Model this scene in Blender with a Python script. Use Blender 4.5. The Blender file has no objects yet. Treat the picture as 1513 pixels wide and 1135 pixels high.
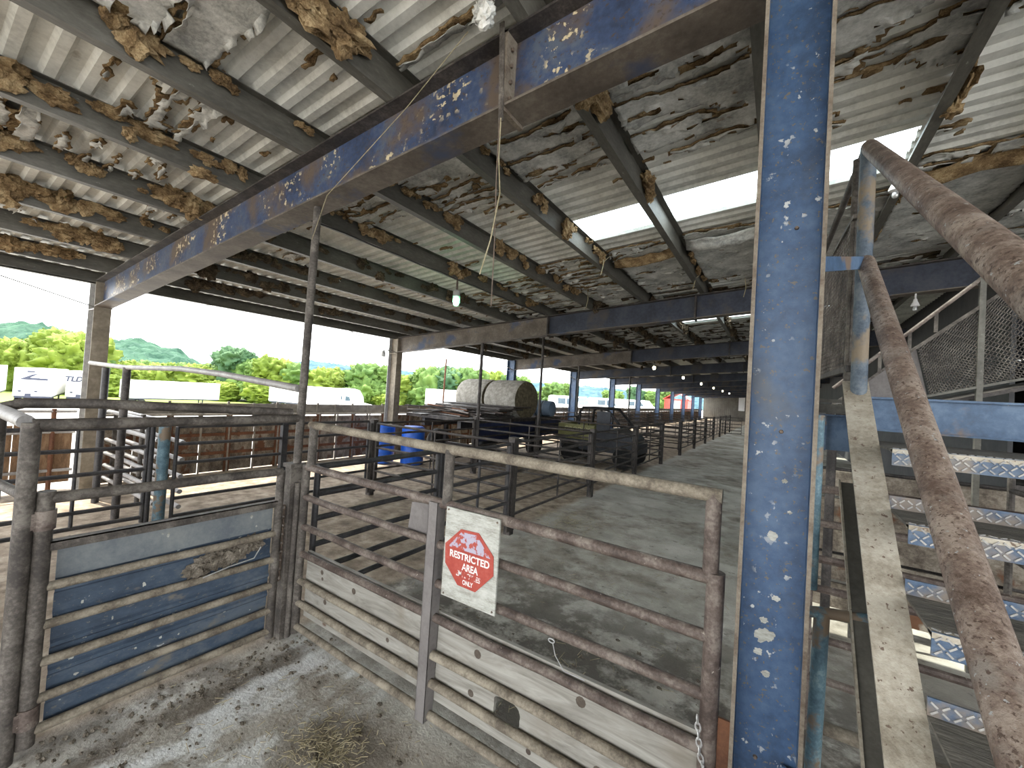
import bpy, math, random
from mathutils import Vector, Matrix, noise
random.seed(7)
SC = bpy.context.scene
COL = SC.collection
R = math.radians
ORD = ['first','second','third','fourth','fifth','sixth','seventh','eighth','ninth','tenth','eleventh','twelfth',
       'thirteenth','fourteenth','fifteenth','sixteenth','seventeenth','eighteenth','nineteenth','twentieth']

# ------------------------------------------------------------------ materials
def rgb(c): return (c[0], c[1], c[2], 1.0)
MATS = {}
def mat(name, ramp, scale=4.0, detail=6.0, rough=0.75, bump=0.2, bscale=None, stretch=(1,1,1), metal=0.0,
        flecks=None, fscale=20.0, fthr=0.62, patches=None, pscale=2.0, pthr=0.55, pw=0.06, spec=0.4, bdist=0.01, grain=0.7, specks=None, sscale=60, sthr=0.62, fmask=None):
    """noise-mottled surface: ramp [(pos,rgb)..], optional second colour in patches and small flecks"""
    m = bpy.data.materials.new(name); m.use_nodes = True
    nt = m.node_tree; N = nt.nodes; L = nt.links
    b = N['Principled BSDF']
    tc = N.new('ShaderNodeTexCoord'); mp = N.new('ShaderNodeMapping'); mp.inputs['Scale'].default_value = stretch
    L.new(tc.outputs['Object'], mp.inputs['Vector'])
    def nz(s, d=detail, ro=0.6):
        n = N.new('ShaderNodeTexNoise'); n.inputs['Scale'].default_value = s; n.inputs['Detail'].default_value = d
        n.inputs['Roughness'].default_value = ro
        L.new(mp.outputs[0], n.inputs['Vector']); return n
    n1 = nz(scale); n2 = nz(scale*9, 4.0, 0.7)
    mf = N.new('ShaderNodeMath'); mf.operation = 'MULTIPLY_ADD'; mf.inputs[1].default_value = grain; L.new(n2.outputs['Fac'], mf.inputs[0])
    mg = N.new('ShaderNodeMath'); mg.operation = 'MULTIPLY_ADD'; mg.inputs[1].default_value = 1.25; mg.inputs[2].default_value = -0.125-0.5*grain; L.new(n1.outputs['Fac'], mg.inputs[0])
    L.new(mg.outputs[0], mf.inputs[2])
    cr = N.new('ShaderNodeValToRGB')
    els = cr.color_ramp.elements
    while len(els) < len(ramp): els.new(0.5)
    for e, (p, c) in zip(els, ramp): e.position = p; e.color = rgb(c)
    L.new(mf.outputs[0], cr.inputs['Fac'])
    col = cr.outputs['Color']
    def over(col, c, s, thr, w, d, mask=None):
        n = nz(s, d); mr = N.new('ShaderNodeMapRange'); mr.inputs['From Min'].default_value = thr; mr.inputs['From Max'].default_value = thr + w
        L.new(n.outputs['Fac'], mr.inputs['Value'])
        mx = N.new('ShaderNodeMix'); mx.data_type = 'RGBA'
        fo = mr.outputs[0]
        if mask:
            k = nz(mask, 3.0); kr = N.new('ShaderNodeMapRange'); kr.inputs['From Min'].default_value = 0.50; kr.inputs['From Max'].default_value = 0.58
            L.new(k.outputs['Fac'], kr.inputs['Value']); mm = N.new('ShaderNodeMath'); mm.operation = 'MULTIPLY'
            L.new(fo, mm.inputs[0]); L.new(kr.outputs[0], mm.inputs[1]); fo = mm.outputs[0]
        L.new(fo, mx.inputs['Factor']); L.new(col, mx.inputs[6]); mx.inputs[7].default_value = rgb(c)
        return mx.outputs[2]
    if patches: col = over(col, patches, pscale, pthr, pw, 5.0)
    if specks: col = over(col, specks, sscale, sthr, 0.05, 3.0)
    if flecks: col = over(col, flecks, fscale, fthr, 0.03, 3.0, fmask)
    L.new(col, b.inputs['Base Color'])
    b.inputs['Roughness'].default_value = rough; b.inputs['Metallic'].default_value = metal
    b.inputs['Specular IOR Level'].default_value = spec
    if bump:
        nb = nz(bscale or scale*6, 6.0)
        bp = N.new('ShaderNodeBump'); bp.inputs['Strength'].default_value = bump; bp.inputs['Distance'].default_value = bdist
        L.new(nb.outputs['Fac'], bp.inputs['Height']); L.new(bp.outputs[0], b.inputs['Normal'])
    MATS[name] = m
    return m
def emit(name, c, s):
    m = bpy.data.materials.new(name); m.use_nodes = True
    b = m.node_tree.nodes['Principled BSDF']; b.inputs['Base Color'].default_value = rgb(c)
    b.inputs['Emission Color'].default_value = rgb(c); b.inputs['Emission Strength'].default_value = s
    MATS[name] = m; return m

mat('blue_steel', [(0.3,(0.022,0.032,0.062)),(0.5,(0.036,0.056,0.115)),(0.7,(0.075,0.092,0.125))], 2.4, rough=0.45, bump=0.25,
    patches=(0.095,0.070,0.054), pscale=2.1, pthr=0.475, pw=0.12, flecks=(0.50,0.42,0.27), fscale=19, fthr=0.57, fmask=2.0, specks=(0.06,0.045,0.04), sscale=40, sthr=0.60)
mat('blue_column', [(0.3,(0.026,0.050,0.100)),(0.5,(0.040,0.080,0.158)),(0.7,(0.066,0.112,0.195))], 2.2, rough=0.45, bump=0.2,
    patches=(0.085,0.088,0.092), pscale=1.7, pthr=0.56, pw=0.12, flecks=(0.45,0.46,0.45), fscale=24, fthr=0.64, fmask=3.0, specks=(0.12,0.105,0.085), sscale=75, sthr=0.62)
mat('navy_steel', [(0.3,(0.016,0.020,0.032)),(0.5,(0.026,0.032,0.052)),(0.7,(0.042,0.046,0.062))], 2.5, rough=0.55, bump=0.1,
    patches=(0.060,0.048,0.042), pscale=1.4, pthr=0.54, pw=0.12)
mat('edge_rust', [(0.3,(0.10,0.075,0.055)),(0.7,(0.22,0.19,0.15))], 9, rough=0.8)
mat('brown_steel', [(0.3,(0.070,0.056,0.045)),(0.55,(0.115,0.094,0.076)),(0.75,(0.165,0.142,0.118))], 3, rough=0.6,
    patches=(0.045,0.06,0.11), pscale=1.6, pthr=0.56, pw=0.1)
mat('purlin_steel', [(0.3,(0.062,0.058,0.049)),(0.6,(0.108,0.102,0.087)),(0.8,(0.155,0.148,0.130))], 5, rough=0.55, bump=0.12,
    flecks=(0.25,0.24,0.22), fscale=40, fthr=0.7, stretch=(1,0.3,1))
mat('roof_sheet', [(0.3,(0.50,0.50,0.47)),(0.5,(0.66,0.66,0.62)),(0.7,(0.76,0.76,0.72))], 2.5, rough=0.45, bump=0.05,
    patches=(0.26,0.22,0.17), pscale=3, pthr=0.68, pw=0.08)
mat('vinyl_facing', [(0.3,(0.27,0.27,0.26)),(0.5,(0.48,0.48,0.455)),(0.7,(0.66,0.65,0.62))], 3.5, rough=0.7, bump=0.5, bscale=14, bdist=0.02,
    patches=(0.20,0.13,0.075), pscale=5, pthr=0.63, pw=0.06)
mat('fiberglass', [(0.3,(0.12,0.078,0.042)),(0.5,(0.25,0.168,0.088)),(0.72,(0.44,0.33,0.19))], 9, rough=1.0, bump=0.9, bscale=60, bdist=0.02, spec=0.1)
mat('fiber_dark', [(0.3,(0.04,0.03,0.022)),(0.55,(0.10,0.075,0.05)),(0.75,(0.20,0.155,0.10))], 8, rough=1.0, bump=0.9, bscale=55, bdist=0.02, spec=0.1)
mat('rusty_pipe', [(0.3,(0.052,0.036,0.030)),(0.5,(0.106,0.080,0.067)),(0.7,(0.19,0.158,0.135))], 7, rough=0.62, bump=0.3, bscale=60,
    flecks=(0.30,0.26,0.22), fscale=30, fthr=0.69)
mat('dusty_pipe', [(0.3,(0.036,0.030,0.026)),(0.5,(0.074,0.063,0.054)),(0.7,(0.145,0.128,0.110))], 7, rough=0.7, bump=0.3, bscale=60)
mat('tan_dust_pipe', [(0.3,(0.10,0.082,0.062)),(0.5,(0.185,0.157,0.12)),(0.7,(0.28,0.245,0.19))], 8, rough=0.8, bump=0.25, bscale=60)
mat('dark_pipe', [(0.3,(0.020,0.019,0.021)),(0.5,(0.036,0.034,0.036)),(0.7,(0.060,0.055,0.052))], 6, rough=0.5, bump=0.2, bscale=50)
mat('dark_rust_pipe', [(0.3,(0.020,0.017,0.016)),(0.5,(0.044,0.037,0.034)),(0.7,(0.088,0.075,0.067))], 6, rough=0.6, bump=0.2, bscale=50)
mat('grey_pipe', [(0.3,(0.19,0.18,0.175)),(0.7,(0.33,0.315,0.305))], 6, rough=0.5, bump=0.1)
mat('turquoise_pipe', [(0.3,(0.055,0.10,0.13)),(0.55,(0.10,0.175,0.215)),(0.75,(0.20,0.28,0.30))], 12, rough=0.6,
    patches=(0.17,0.125,0.085), pscale=7, pthr=0.50, pw=0.07)
mat('worn_blue_pipe', [(0.3,(0.045,0.062,0.085)),(0.5,(0.080,0.105,0.135)),(0.7,(0.135,0.155,0.175))], 9, rough=0.6, bump=0.3, bscale=70,
    patches=(0.185,0.145,0.10), pscale=6, pthr=0.52, pw=0.09)
mat('stringer_shaded', [(0.3,(0.075,0.070,0.058)),(0.7,(0.125,0.118,0.10))], 5, rough=0.85)  # cleaner steel, also darkened for the shade inside the channel
mat('stringer_dust', [(0.3,(0.22,0.19,0.145)),(0.5,(0.33,0.295,0.235)),(0.7,(0.42,0.385,0.32))], 6, rough=0.85, bump=0.35, bscale=70,
    flecks=(0.14,0.10,0.075), fscale=45, fthr=0.64)
mat('hand_rail', [(0.3,(0.085,0.056,0.042)),(0.5,(0.155,0.112,0.088)),(0.7,(0.27,0.22,0.18))], 12, rough=0.6, bump=0.4, bscale=90,
    patches=(0.20,0.175,0.15), pscale=14, pthr=0.54, pw=0.22, flecks=(0.30,0.31,0.30), fscale=70, fthr=0.66, specks=(0.07,0.045,0.032), sscale=110, sthr=0.58)
mat('tread_plate', [(0.3,(0.034,0.062,0.112)),(0.5,(0.062,0.098,0.158)),(0.7,(0.15,0.15,0.15))], 7, rough=0.42, bump=0.2, bscale=60,
    patches=(0.17,0.14,0.115), pscale=5, pthr=0.50, pw=0.1)
mat('tread_top', [(0.3,(0.085,0.078,0.066)),(0.5,(0.13,0.12,0.10)),(0.7,(0.18,0.165,0.14))], 10, rough=0.85, bump=0.9, bscale=22, stretch=(0.5,2.2,1), bdist=0.02)
mat('tread_lug', [(0.3,(0.20,0.20,0.20)),(0.7,(0.40,0.38,0.35))], 12, rough=0.45)
mat('landing_blue', [(0.3,(0.035,0.066,0.120)),(0.5,(0.056,0.104,0.185)),(0.7,(0.095,0.15,0.235))], 4, rough=0.5, bump=0.2,
    patches=(0.16,0.115,0.085), pscale=3.5, pthr=0.56, pw=0.08, flecks=(0.45,0.42,0.34), fscale=18, fthr=0.73)
mat('blue_panel', [(0.3,(0.030,0.045,0.070)),(0.5,(0.046,0.068,0.102)),(0.7,(0.085,0.105,0.132))], 2.2, rough=0.6, bump=0.15,
    patches=(0.15,0.135,0.115), pscale=4, pthr=0.63, pw=0.06, flecks=(0.45,0.46,0.46), fscale=20, fthr=0.70, stretch=(1,0.7,1.3), specks=(0.12,0.12,0.115), sscale=55, sthr=0.63)
mat('panel_worn', [(0.3,(0.11,0.125,0.14)),(0.6,(0.17,0.185,0.19)),(0.8,(0.21,0.22,0.215))], 3, rough=0.6, flecks=(0.5,0.5,0.5), fscale=22, fthr=0.75)
mat('dried_mud', [(0.3,(0.09,0.076,0.060)),(0.6,(0.18,0.155,0.125)),(0.8,(0.30,0.265,0.22))], 14, rough=1.0, bump=0.9, bscale=60, bdist=0.015, spec=0.1)
mat('straw', [(0.3,(0.20,0.17,0.10)),(0.7,(0.38,0.33,0.22))], 10, rough=0.9, bump=0)
mat('white_paint', [(0.3,(0.70,0.70,0.70)),(0.7,(0.80,0.80,0.79))], 1.5, rough=0.4, bump=0)
mat('truck_dark', [(0.3,(0.02,0.022,0.03)),(0.7,(0.04,0.045,0.055))], 3, rough=0.5, bump=0)
mat('ink_grey', [(0.3,(0.025,0.03,0.05)),(0.7,(0.045,0.05,0.08))], 3, rough=0.6, bump=0)
mat('window_tint', [(0.3,(0.03,0.05,0.07)),(0.7,(0.06,0.09,0.11))], 3, rough=0.1, bump=0)
mat('tyre', [(0.3,(0.015,0.015,0.016)),(0.7,(0.03,0.03,0.03))], 9, rough=0.9, bump=0)
mat('alloy', [(0.3,(0.45,0.45,0.46)),(0.7,(0.6,0.6,0.6))], 9, rough=0.35, bump=0, metal=0.6)
mat('galvanized', [(0.3,(0.25,0.25,0.25)),(0.7,(0.38,0.38,0.37))], 12, rough=0.5, bump=0.1)
mat('chain_steel', [(0.3,(0.42,0.41,0.40)),(0.7,(0.62,0.61,0.60))], 30, rough=0.35, metal=0.5, bump=0)
mat('rust_chain', [(0.3,(0.07,0.05,0.04)),(0.7,(0.16,0.12,0.09))], 30, rough=0.8, bump=0)
mat('plate_grey', [(0.3,(0.125,0.112,0.108)),(0.7,(0.18,0.165,0.158))], 6, rough=0.65, bump=0.1)
mat('bale_net', [(0.3,(0.19,0.175,0.15)),(0.55,(0.28,0.262,0.23)),(0.75,(0.38,0.36,0.325))], 10, rough=0.9, bump=0.5, bscale=40)
mat('bale_hay', [(0.3,(0.07,0.058,0.036)),(0.55,(0.13,0.108,0.068)),(0.75,(0.20,0.165,0.10))], 12, rough=1.0, bump=0.8, bscale=50)
mat('barrel_greyblue', [(0.3,(0.10,0.15,0.22)),(0.7,(0.17,0.23,0.31))], 3, rough=0.45, bump=0)
mat('barrel_blue', [(0.3,(0.010,0.075,0.42)),(0.7,(0.02,0.12,0.58))], 3, rough=0.35, bump=0)
mat('navy_side', [(0.3,(0.012,0.018,0.055)),(0.7,(0.025,0.035,0.09))], 2, rough=0.6, bump=0.1)
mat('olive_body', [(0.3,(0.16,0.155,0.055)),(0.7,(0.25,0.24,0.10))], 3, rough=0.5, bump=0)
mat('letter_yellow', [(0.3,(0.42,0.40,0.20)),(0.7,(0.52,0.50,0.28))], 3, rough=0.5, bump=0)
mat('red_paint', [(0.3,(0.42,0.045,0.035)),(0.7,(0.55,0.07,0.05))], 2, rough=0.6, bump=0)
mat('bark', [(0.3,(0.06,0.045,0.035)),(0.7,(0.12,0.10,0.08))], 3, rough=0.9, bump=0.3)
for nm, a, b in (('leaf_yellow',(0.085,0.125,0.018),(0.155,0.20,0.030)), ('leaf_green',(0.055,0.105,0.026),(0.105,0.165,0.040)),
                 ('leaf_deep',(0.030,0.072,0.035),(0.060,0.112,0.050))):
    mat(nm, [(0.35,a),(0.65,b)], 0.8, rough=0.7, bump=0, spec=0.15)
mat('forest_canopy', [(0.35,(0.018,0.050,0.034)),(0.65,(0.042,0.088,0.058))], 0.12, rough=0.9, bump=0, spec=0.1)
mat('forest_haze', [(0.35,(0.035,0.075,0.095)),(0.65,(0.060,0.11,0.13))], 0.05, rough=0.9, bump=0, spec=0.1)  # distance haze mixed into the far ridge's base colour
mat('wood_rust', [(0.3,(0.10,0.060,0.032)),(0.5,(0.17,0.10,0.055)),(0.7,(0.24,0.155,0.09))], 5, rough=0.85, bump=0.4, stretch=(1,3,0.6))
mat('wall_board', [(0.3,(0.075,0.060,0.046)),(0.5,(0.16,0.132,0.102)),(0.7,(0.28,0.245,0.20))], 4, rough=0.85, bump=0.4, stretch=(1,1.6,1.1),
    patches=(0.11,0.05,0.025), pscale=2.2, pthr=0.57, pw=0.05)
mat('wall_rust', [(0.3,(0.08,0.032,0.016)),(0.7,(0.16,0.068,0.032))], 5, rough=0.8, bump=0.3)
mat('wall_post', [(0.3,(0.17,0.15,0.125)),(0.7,(0.29,0.265,0.23))], 5, rough=0.7, bump=0.2)
mat('end_wall_metal', [(0.3,(0.09,0.08,0.066)),(0.7,(0.14,0.128,0.108))]
    , 1, rough=0.6, bump=0)
mat('column_ochre', [(0.3,(0.12,0.098,0.070)),(0.5,(0.20,0.168,0.125)),(0.7,(0.30,0.26,0.20))], 1, rough=0.6, bump=0)
mat('dark_metal_wall', [(0.3,(0.03,0.032,0.036)),(0.7,(0.06,0.06,0.062))], 1, rough=0.7, bump=0)
mat('white_ceramic', [(0.3,(0.55,0.53,0.54)),(0.7,(0.7,0.68,0.68))], 5, rough=0.3, bump=0)
mat('sign_red', [(0.3,(0.27,0.034,0.024)),(0.55,(0.34,0.055,0.038)),(0.8,(0.40,0.10,0.075))], 5, rough=0.55, bump=0.1)
mat('plywood', [(0.3,(0.25,0.245,0.21)),(0.5,(0.37,0.37,0.335)),(0.7,(0.47,0.47,0.435))], 6, rough=0.75, bump=0.15, stretch=(1,1,4),
    patches=(0.45,0.26,0.13), pscale=4, pthr=0.70, pw=0.08)
emit('lamp_green', (0.25,1.0,0.45), 9.0); emit('lamp_warm', (1.0,0.92,0.60), 7.0); emit('tube_white', (0.95,0.97,1.0), 4.0)

def wood_planks():
    m = bpy.data.materials.new('grey_plank'); m.use_nodes = True
    nt = m.node_tree; N = nt.nodes; L = nt.links; b = N['Principled BSDF']
    tc = N.new('ShaderNodeTexCoord'); mp = N.new('ShaderNodeMapping'); mp.inputs['Scale'].default_value = (0.42,1,3.6)
    L.new(tc.outputs['Object'], mp.inputs['Vector'])
    vo = N.new('ShaderNodeTexVoronoi'); vo.inputs['Scale'].default_value = 1.9
    mv = N.new('ShaderNodeMapping'); mv.inputs['Scale'].default_value = (1.0,1,2.1); L.new(tc.outputs['Object'], mv.inputs['Vector']); L.new(mv.outputs[0], vo.inputs['Vector'])
    wv = N.new('ShaderNodeTexNoise'); wv.inputs['Scale'].default_value = 5.0; wv.inputs['Detail'].default_value = 8; wv.inputs['Roughness'].default_value = 0.65; wv.inputs['Distortion'].default_value = 1.6
    L.new(mp.outputs[0], wv.inputs['Vector'])
    cr = N.new('ShaderNodeValToRGB'); e = cr.color_ramp.elements
    e[0].position = 0.30; e[0].color = (0.165,0.152,0.130,1); e[1].position = 0.68; e[1].color = (0.345,0.33,0.295,1)
    L.new(wv.outputs['Fac'], cr.inputs['Fac'])
    kn = N.new('ShaderNodeMapRange'); kn.inputs['From Min'].default_value = 0.075; kn.inputs['From Max'].default_value = 0.05
    L.new(vo.outputs['Distance'], kn.inputs['Value'])
    mx = N.new('ShaderNodeMix'); mx.data_type = 'RGBA'; mx.inputs[7].default_value = (0.115,0.075,0.05,1)
    L.new(kn.outputs[0], mx.inputs['Factor']); L.new(cr.outputs[0], mx.inputs[6])
    nn = N.new('ShaderNodeTexNoise'); nn.inputs['Scale'].default_value = 3; nn.inputs['Detail'].default_value = 6
    L.new(tc.outputs['Object'], nn.inputs['Vector'])
    mr = N.new('ShaderNodeMapRange'); mr.inputs['From Min'].default_value = 0.56; mr.inputs['From Max'].default_value = 0.78
    mr.inputs['To Max'].default_value = 0.7
    L.new(nn.outputs['Fac'], mr.inputs['Value'])
    m2 = N.new('ShaderNodeMix'); m2.data_type = 'RGBA'; m2.inputs[7].default_value = (0.175,0.14,0.10,1)
    L.new(mr.outputs[0], m2.inputs['Factor']); L.new(mx.outputs[2], m2.inputs[6])
    L.new(m2.outputs[2], b.inputs['Base Color']); b.inputs['Roughness'].default_value = 0.85
    bp = N.new('ShaderNodeBump'); bp.inputs['Strength'].default_value = 0.25; bp.inputs['Distance'].default_value = 0.004
    L.new(wv.outputs['Fac'], bp.inputs['Height']); L.new(bp.outputs[0], b.inputs['Normal'])
    MATS['grey_plank'] = m
wood_planks()

def worn_letters():
    """white paint, worn through in spots to the red plate beneath"""
    for nm, thr in (('letter_white', 0.66), ('letter_worn', 0.515), ('header_worn', 0.51)):
        m = bpy.data.materials.new(nm); m.use_nodes = True
        nt = m.node_tree; N = nt.nodes; L = nt.links; b = N['Principled BSDF']
        tc = N.new('ShaderNodeTexCoord'); n = N.new('ShaderNodeTexNoise'); n.inputs['Scale'].default_value = 38; n.inputs['Detail'].default_value = 5
        L.new(tc.outputs['Object'], n.inputs['Vector'])
        mr = N.new('ShaderNodeMapRange'); mr.inputs['From Min'].default_value = thr-0.03; mr.inputs['From Max'].default_value = thr+0.03
        L.new(n.outputs['Fac'], mr.inputs['Value'])
        mx = N.new('ShaderNodeMix'); mx.data_type = 'RGBA'
        mx.inputs[6].default_value = (0.36,0.33,0.41,1) if nm == 'header_worn' else (0.66,0.62,0.60,1)
        mx.inputs[7].default_value = (0.33,0.052,0.036,1)
        L.new(mr.outputs[0], mx.inputs['Factor']); L.new(mx.outputs[2], b.inputs['Base Color']); b.inputs['Roughness'].default_value = 0.55
        MATS[nm] = m
worn_letters()

def skylight_mat():
    m = bpy.data.materials.new('skylight_sheet'); m.use_nodes = True
    nt = m.node_tree; N = nt.nodes; L = nt.links; N.clear()
    o = N.new('ShaderNodeOutputMaterial'); mx = N.new('ShaderNodeMixShader'); mx.inputs[0].default_value = 0.30
    t = N.new('ShaderNodeBsdfTransparent'); t.inputs[0].default_value = (0.88,0.97,1.0,1)
    d = N.new('ShaderNodeBsdfTranslucent'); d.inputs[0].default_value = (0.80,0.92,0.95,1)
    L.new(t.outputs[0], mx.inputs[1]); L.new(d.outputs[0], mx.inputs[2]); L.new(mx.outputs[0], o.inputs[0])
    MATS['skylight_sheet'] = m
skylight_mat()

def floor_mat():
    m = bpy.data.materials.new('barn_floor'); m.use_nodes = True
    nt = m.node_tree; N = nt.nodes; L = nt.links; b = N['Principled BSDF']
    tc = N.new('ShaderNodeTexCoord'); sx = N.new('ShaderNodeSeparateXYZ'); L.new(tc.outputs['Object'], sx.inputs[0])
    def nz(s, d=7, ro=0.6, st=None):
        n = N.new('ShaderNodeTexNoise'); n.inputs['Scale'].default_value = s; n.inputs['Detail'].default_value = d; n.inputs['Roughness'].default_value = ro
        if st:
            mp = N.new('ShaderNodeMapping'); mp.inputs['Scale'].default_value = st; L.new(tc.outputs['Object'], mp.inputs['Vector']); L.new(mp.outputs[0], n.inputs['Vector'])
        else: L.new(tc.outputs['Object'], n.inputs['Vector'])
        return n.outputs['Fac']
    def ramp(f, pts):
        cr = N.new('ShaderNodeValToRGB'); e = cr.color_ramp.elements
        while len(e) < len(pts): e.new(0.5)
        for q, (p, c) in zip(e, pts): q.position = p; q.color = rgb(c)
        L.new(f, cr.inputs['Fac']); return cr.outputs[0]
    def rng(v, a, c, lo=0.0, hi=1.0):
        r = N.new('ShaderNodeMapRange'); r.inputs['From Min'].default_value = a; r.inputs['From Max'].default_value = c
        r.inputs['To Min'].default_value = lo; r.inputs['To Max'].default_value = hi
        L.new(v, r.inputs['Value']); return r.outputs[0]
    def mth(op, a, c):
        q = N.new('ShaderNodeMath'); q.operation = op
        for i, v in enumerate((a, c)):
            if isinstance(v, (int, float)): q.inputs[i].default_value = v
            else: L.new(v, q.inputs[i])
        return q.outputs[0]
    def mix(f, a, c):
        x = N.new('ShaderNodeMix'); x.data_type = 'RGBA'; L.new(f, x.inputs['Factor'])
        for s, v in ((6,a),(7,c)):
            if isinstance(v, tuple): x.inputs[s].default_value = rgb(v)
            else: L.new(v, x.inputs[s])
        return x.outputs[2]
    conc = ramp(nz(1.6), [(0.3,(0.29,0.272,0.236)),(0.5,(0.42,0.395,0.35)),(0.7,(0.54,0.515,0.465))])
    dirt = ramp(nz(3.5), [(0.3,(0.12,0.104,0.084)),(0.5,(0.25,0.222,0.185)),(0.7,(0.38,0.35,0.30))])
    pen = ramp(nz(5.0), [(0.3,(0.14,0.108,0.080)),(0.5,(0.28,0.225,0.172)),(0.7,(0.45,0.38,0.30))])
    big = nz(0.55, 5, 0.55)
    fine = nz(2.4, 8, 0.7)
    muck = mth('MULTIPLY', rng(mth('ADD', mth('MULTIPLY', big, 0.55), mth('MULTIPLY', fine, 0.45)), 0.47, 0.56), 0.9)
    c = mix(muck, conc, dirt)
    # dried lime-white wash on the slab by the gate post and along the blue gate
    wash = mth('MULTIPLY', rng(nz(2.0, 7, 0.65, (1.6,0.8,1)), 0.47, 0.57), mth('MULTIPLY', rng(mth('ABSOLUTE', mth('ADD', sx.outputs[0], 2.6), 0), 0.75, 0.25), rng(sx.outputs[1], 2.0, 1.85)))
    c = mix(mth('MULTIPLY', wash, 0.85), c, (0.68,0.69,0.68))
    u = mth('ADD', sx.outputs[0], mth('MULTIPLY', nz(3.0, 6, 0.6), 0.22))
    near = rng(sx.outputs[1], 1.95, 1.75)
    tren = mth('MULTIPLY', mth('MULTIPLY', rng(mth('ABSOLUTE', mth('ADD', u, 2.76), 0), 0.11, 0.05), near), rng(fine, 0.40, 0.48))
    c = mix(mth('MULTIPLY', tren, 0.85), c, (0.135,0.112,0.088))
    lime = mth('MULTIPLY', mth('MULTIPLY', rng(mth('ABSOLUTE', mth('ADD', u, 2.59), 0), 0.09, 0.04), near), rng(fine, 0.46, 0.53))
    c = mix(mth('MULTIPLY', lime, 0.8), c, (0.70,0.71,0.71))
    gut = mth('MULTIPLY', mth('MULTIPLY', rng(mth('ABSOLUTE', mth('ADD', u, 3.02), 0), 0.10, 0.04), near), rng(fine, 0.42, 0.50))
    c = mix(mth('MULTIPLY', gut, 0.7), c, (0.11,0.092,0.074))
    # manure churned between the gate and the first pens
    churn = mth('MULTIPLY', rng(sx.outputs[1], 1.9, 2.2), rng(sx.outputs[1], 4.6, 3.2))
    churn = mth('MULTIPLY', churn, rng(fine, 0.40, 0.52))
    c = mix(mth('MULTIPLY', churn, 0.85), c, (0.085,0.075,0.063))
    inpen = mth('MULTIPLY', rng(mth('ADD', sx.outputs[0], mth('MULTIPLY', fine, 0.3)), -3.0, -3.12), 1.0)
    c = mix(inpen, c, pen)
    curb = rng(mth('ABSOLUTE', mth('ADD', sx.outputs[0], 3.02), 0), 0.16, 0.05)
    curb = mth('MULTIPLY', curb, rng(fine, 0.47, 0.55))
    c = mix(mth('MULTIPLY', curb, 0.6), c, (0.38,0.37,0.34))
    spots = rng(nz(9, 3, 0.5), 0.66, 0.70)
    c = mix(mth('MULTIPLY', spots, 0.55), c, (0.11,0.096,0.08))
    L.new(c, b.inputs['Base Color'])
    b.inputs['Roughness'].default_value = 0.9; b.inputs['Specular IOR Level'].default_value = 0.2
    bp = N.new('ShaderNodeBump'); bp.inputs['Strength'].default_value = 0.75; bp.inputs['Distance'].default_value = 0.03
    hs = mth('ADD', mth('MULTIPLY', nz(9, 8, 0.65), 0.6), mth('MULTIPLY', nz(45, 5, 0.6), 0.35))
    L.new(hs, bp.inputs['Height']); L.new(bp.outputs[0], b.inputs['Normal'])
    MATS['barn_floor'] = m
floor_mat()
mat('yard_ground', [(0.3,(0.28,0.27,0.25)),(0.6,(0.38,0.37,0.35))], 0.3, rough=0.9, bump=0)
def yard():
    """pale gravel lot near the barn, grass beyond"""
    m = MATS['yard_ground']; nt = m.node_tree; N = nt.nodes; L = nt.links; b = N['Principled BSDF']
    old = b.inputs['Base Color'].links[0].from_socket
    tc = N.new('ShaderNodeTexCoord'); sx = N.new('ShaderNodeSeparateXYZ'); L.new(tc.outputs['Object'], sx.inputs[0])
    n = N.new('ShaderNodeTexNoise'); n.inputs['Scale'].default_value = 0.15; L.new(tc.outputs['Object'], n.inputs['Vector'])
    a = N.new('ShaderNodeMath'); a.operation = 'MULTIPLY_ADD'; a.inputs[1].default_value = 8; L.new(n.outputs['Fac'], a.inputs[0]); L.new(sx.outputs[0], a.inputs[2])
    r = N.new('ShaderNodeMapRange'); r.inputs['From Min'].default_value = -56; r.inputs['From Max'].default_value = -60; L.new(a.outputs[0], r.inputs['Value'])
    x = N.new('ShaderNodeMix'); x.data_type = 'RGBA'; L.new(r.outputs[0], x.inputs['Factor']); L.new(old, x.inputs[6]); x.inputs[7].default_value = (0.15,0.20,0.03,1)
    L.new(x.outputs[2], b.inputs['Base Color'])
yard()

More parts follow.
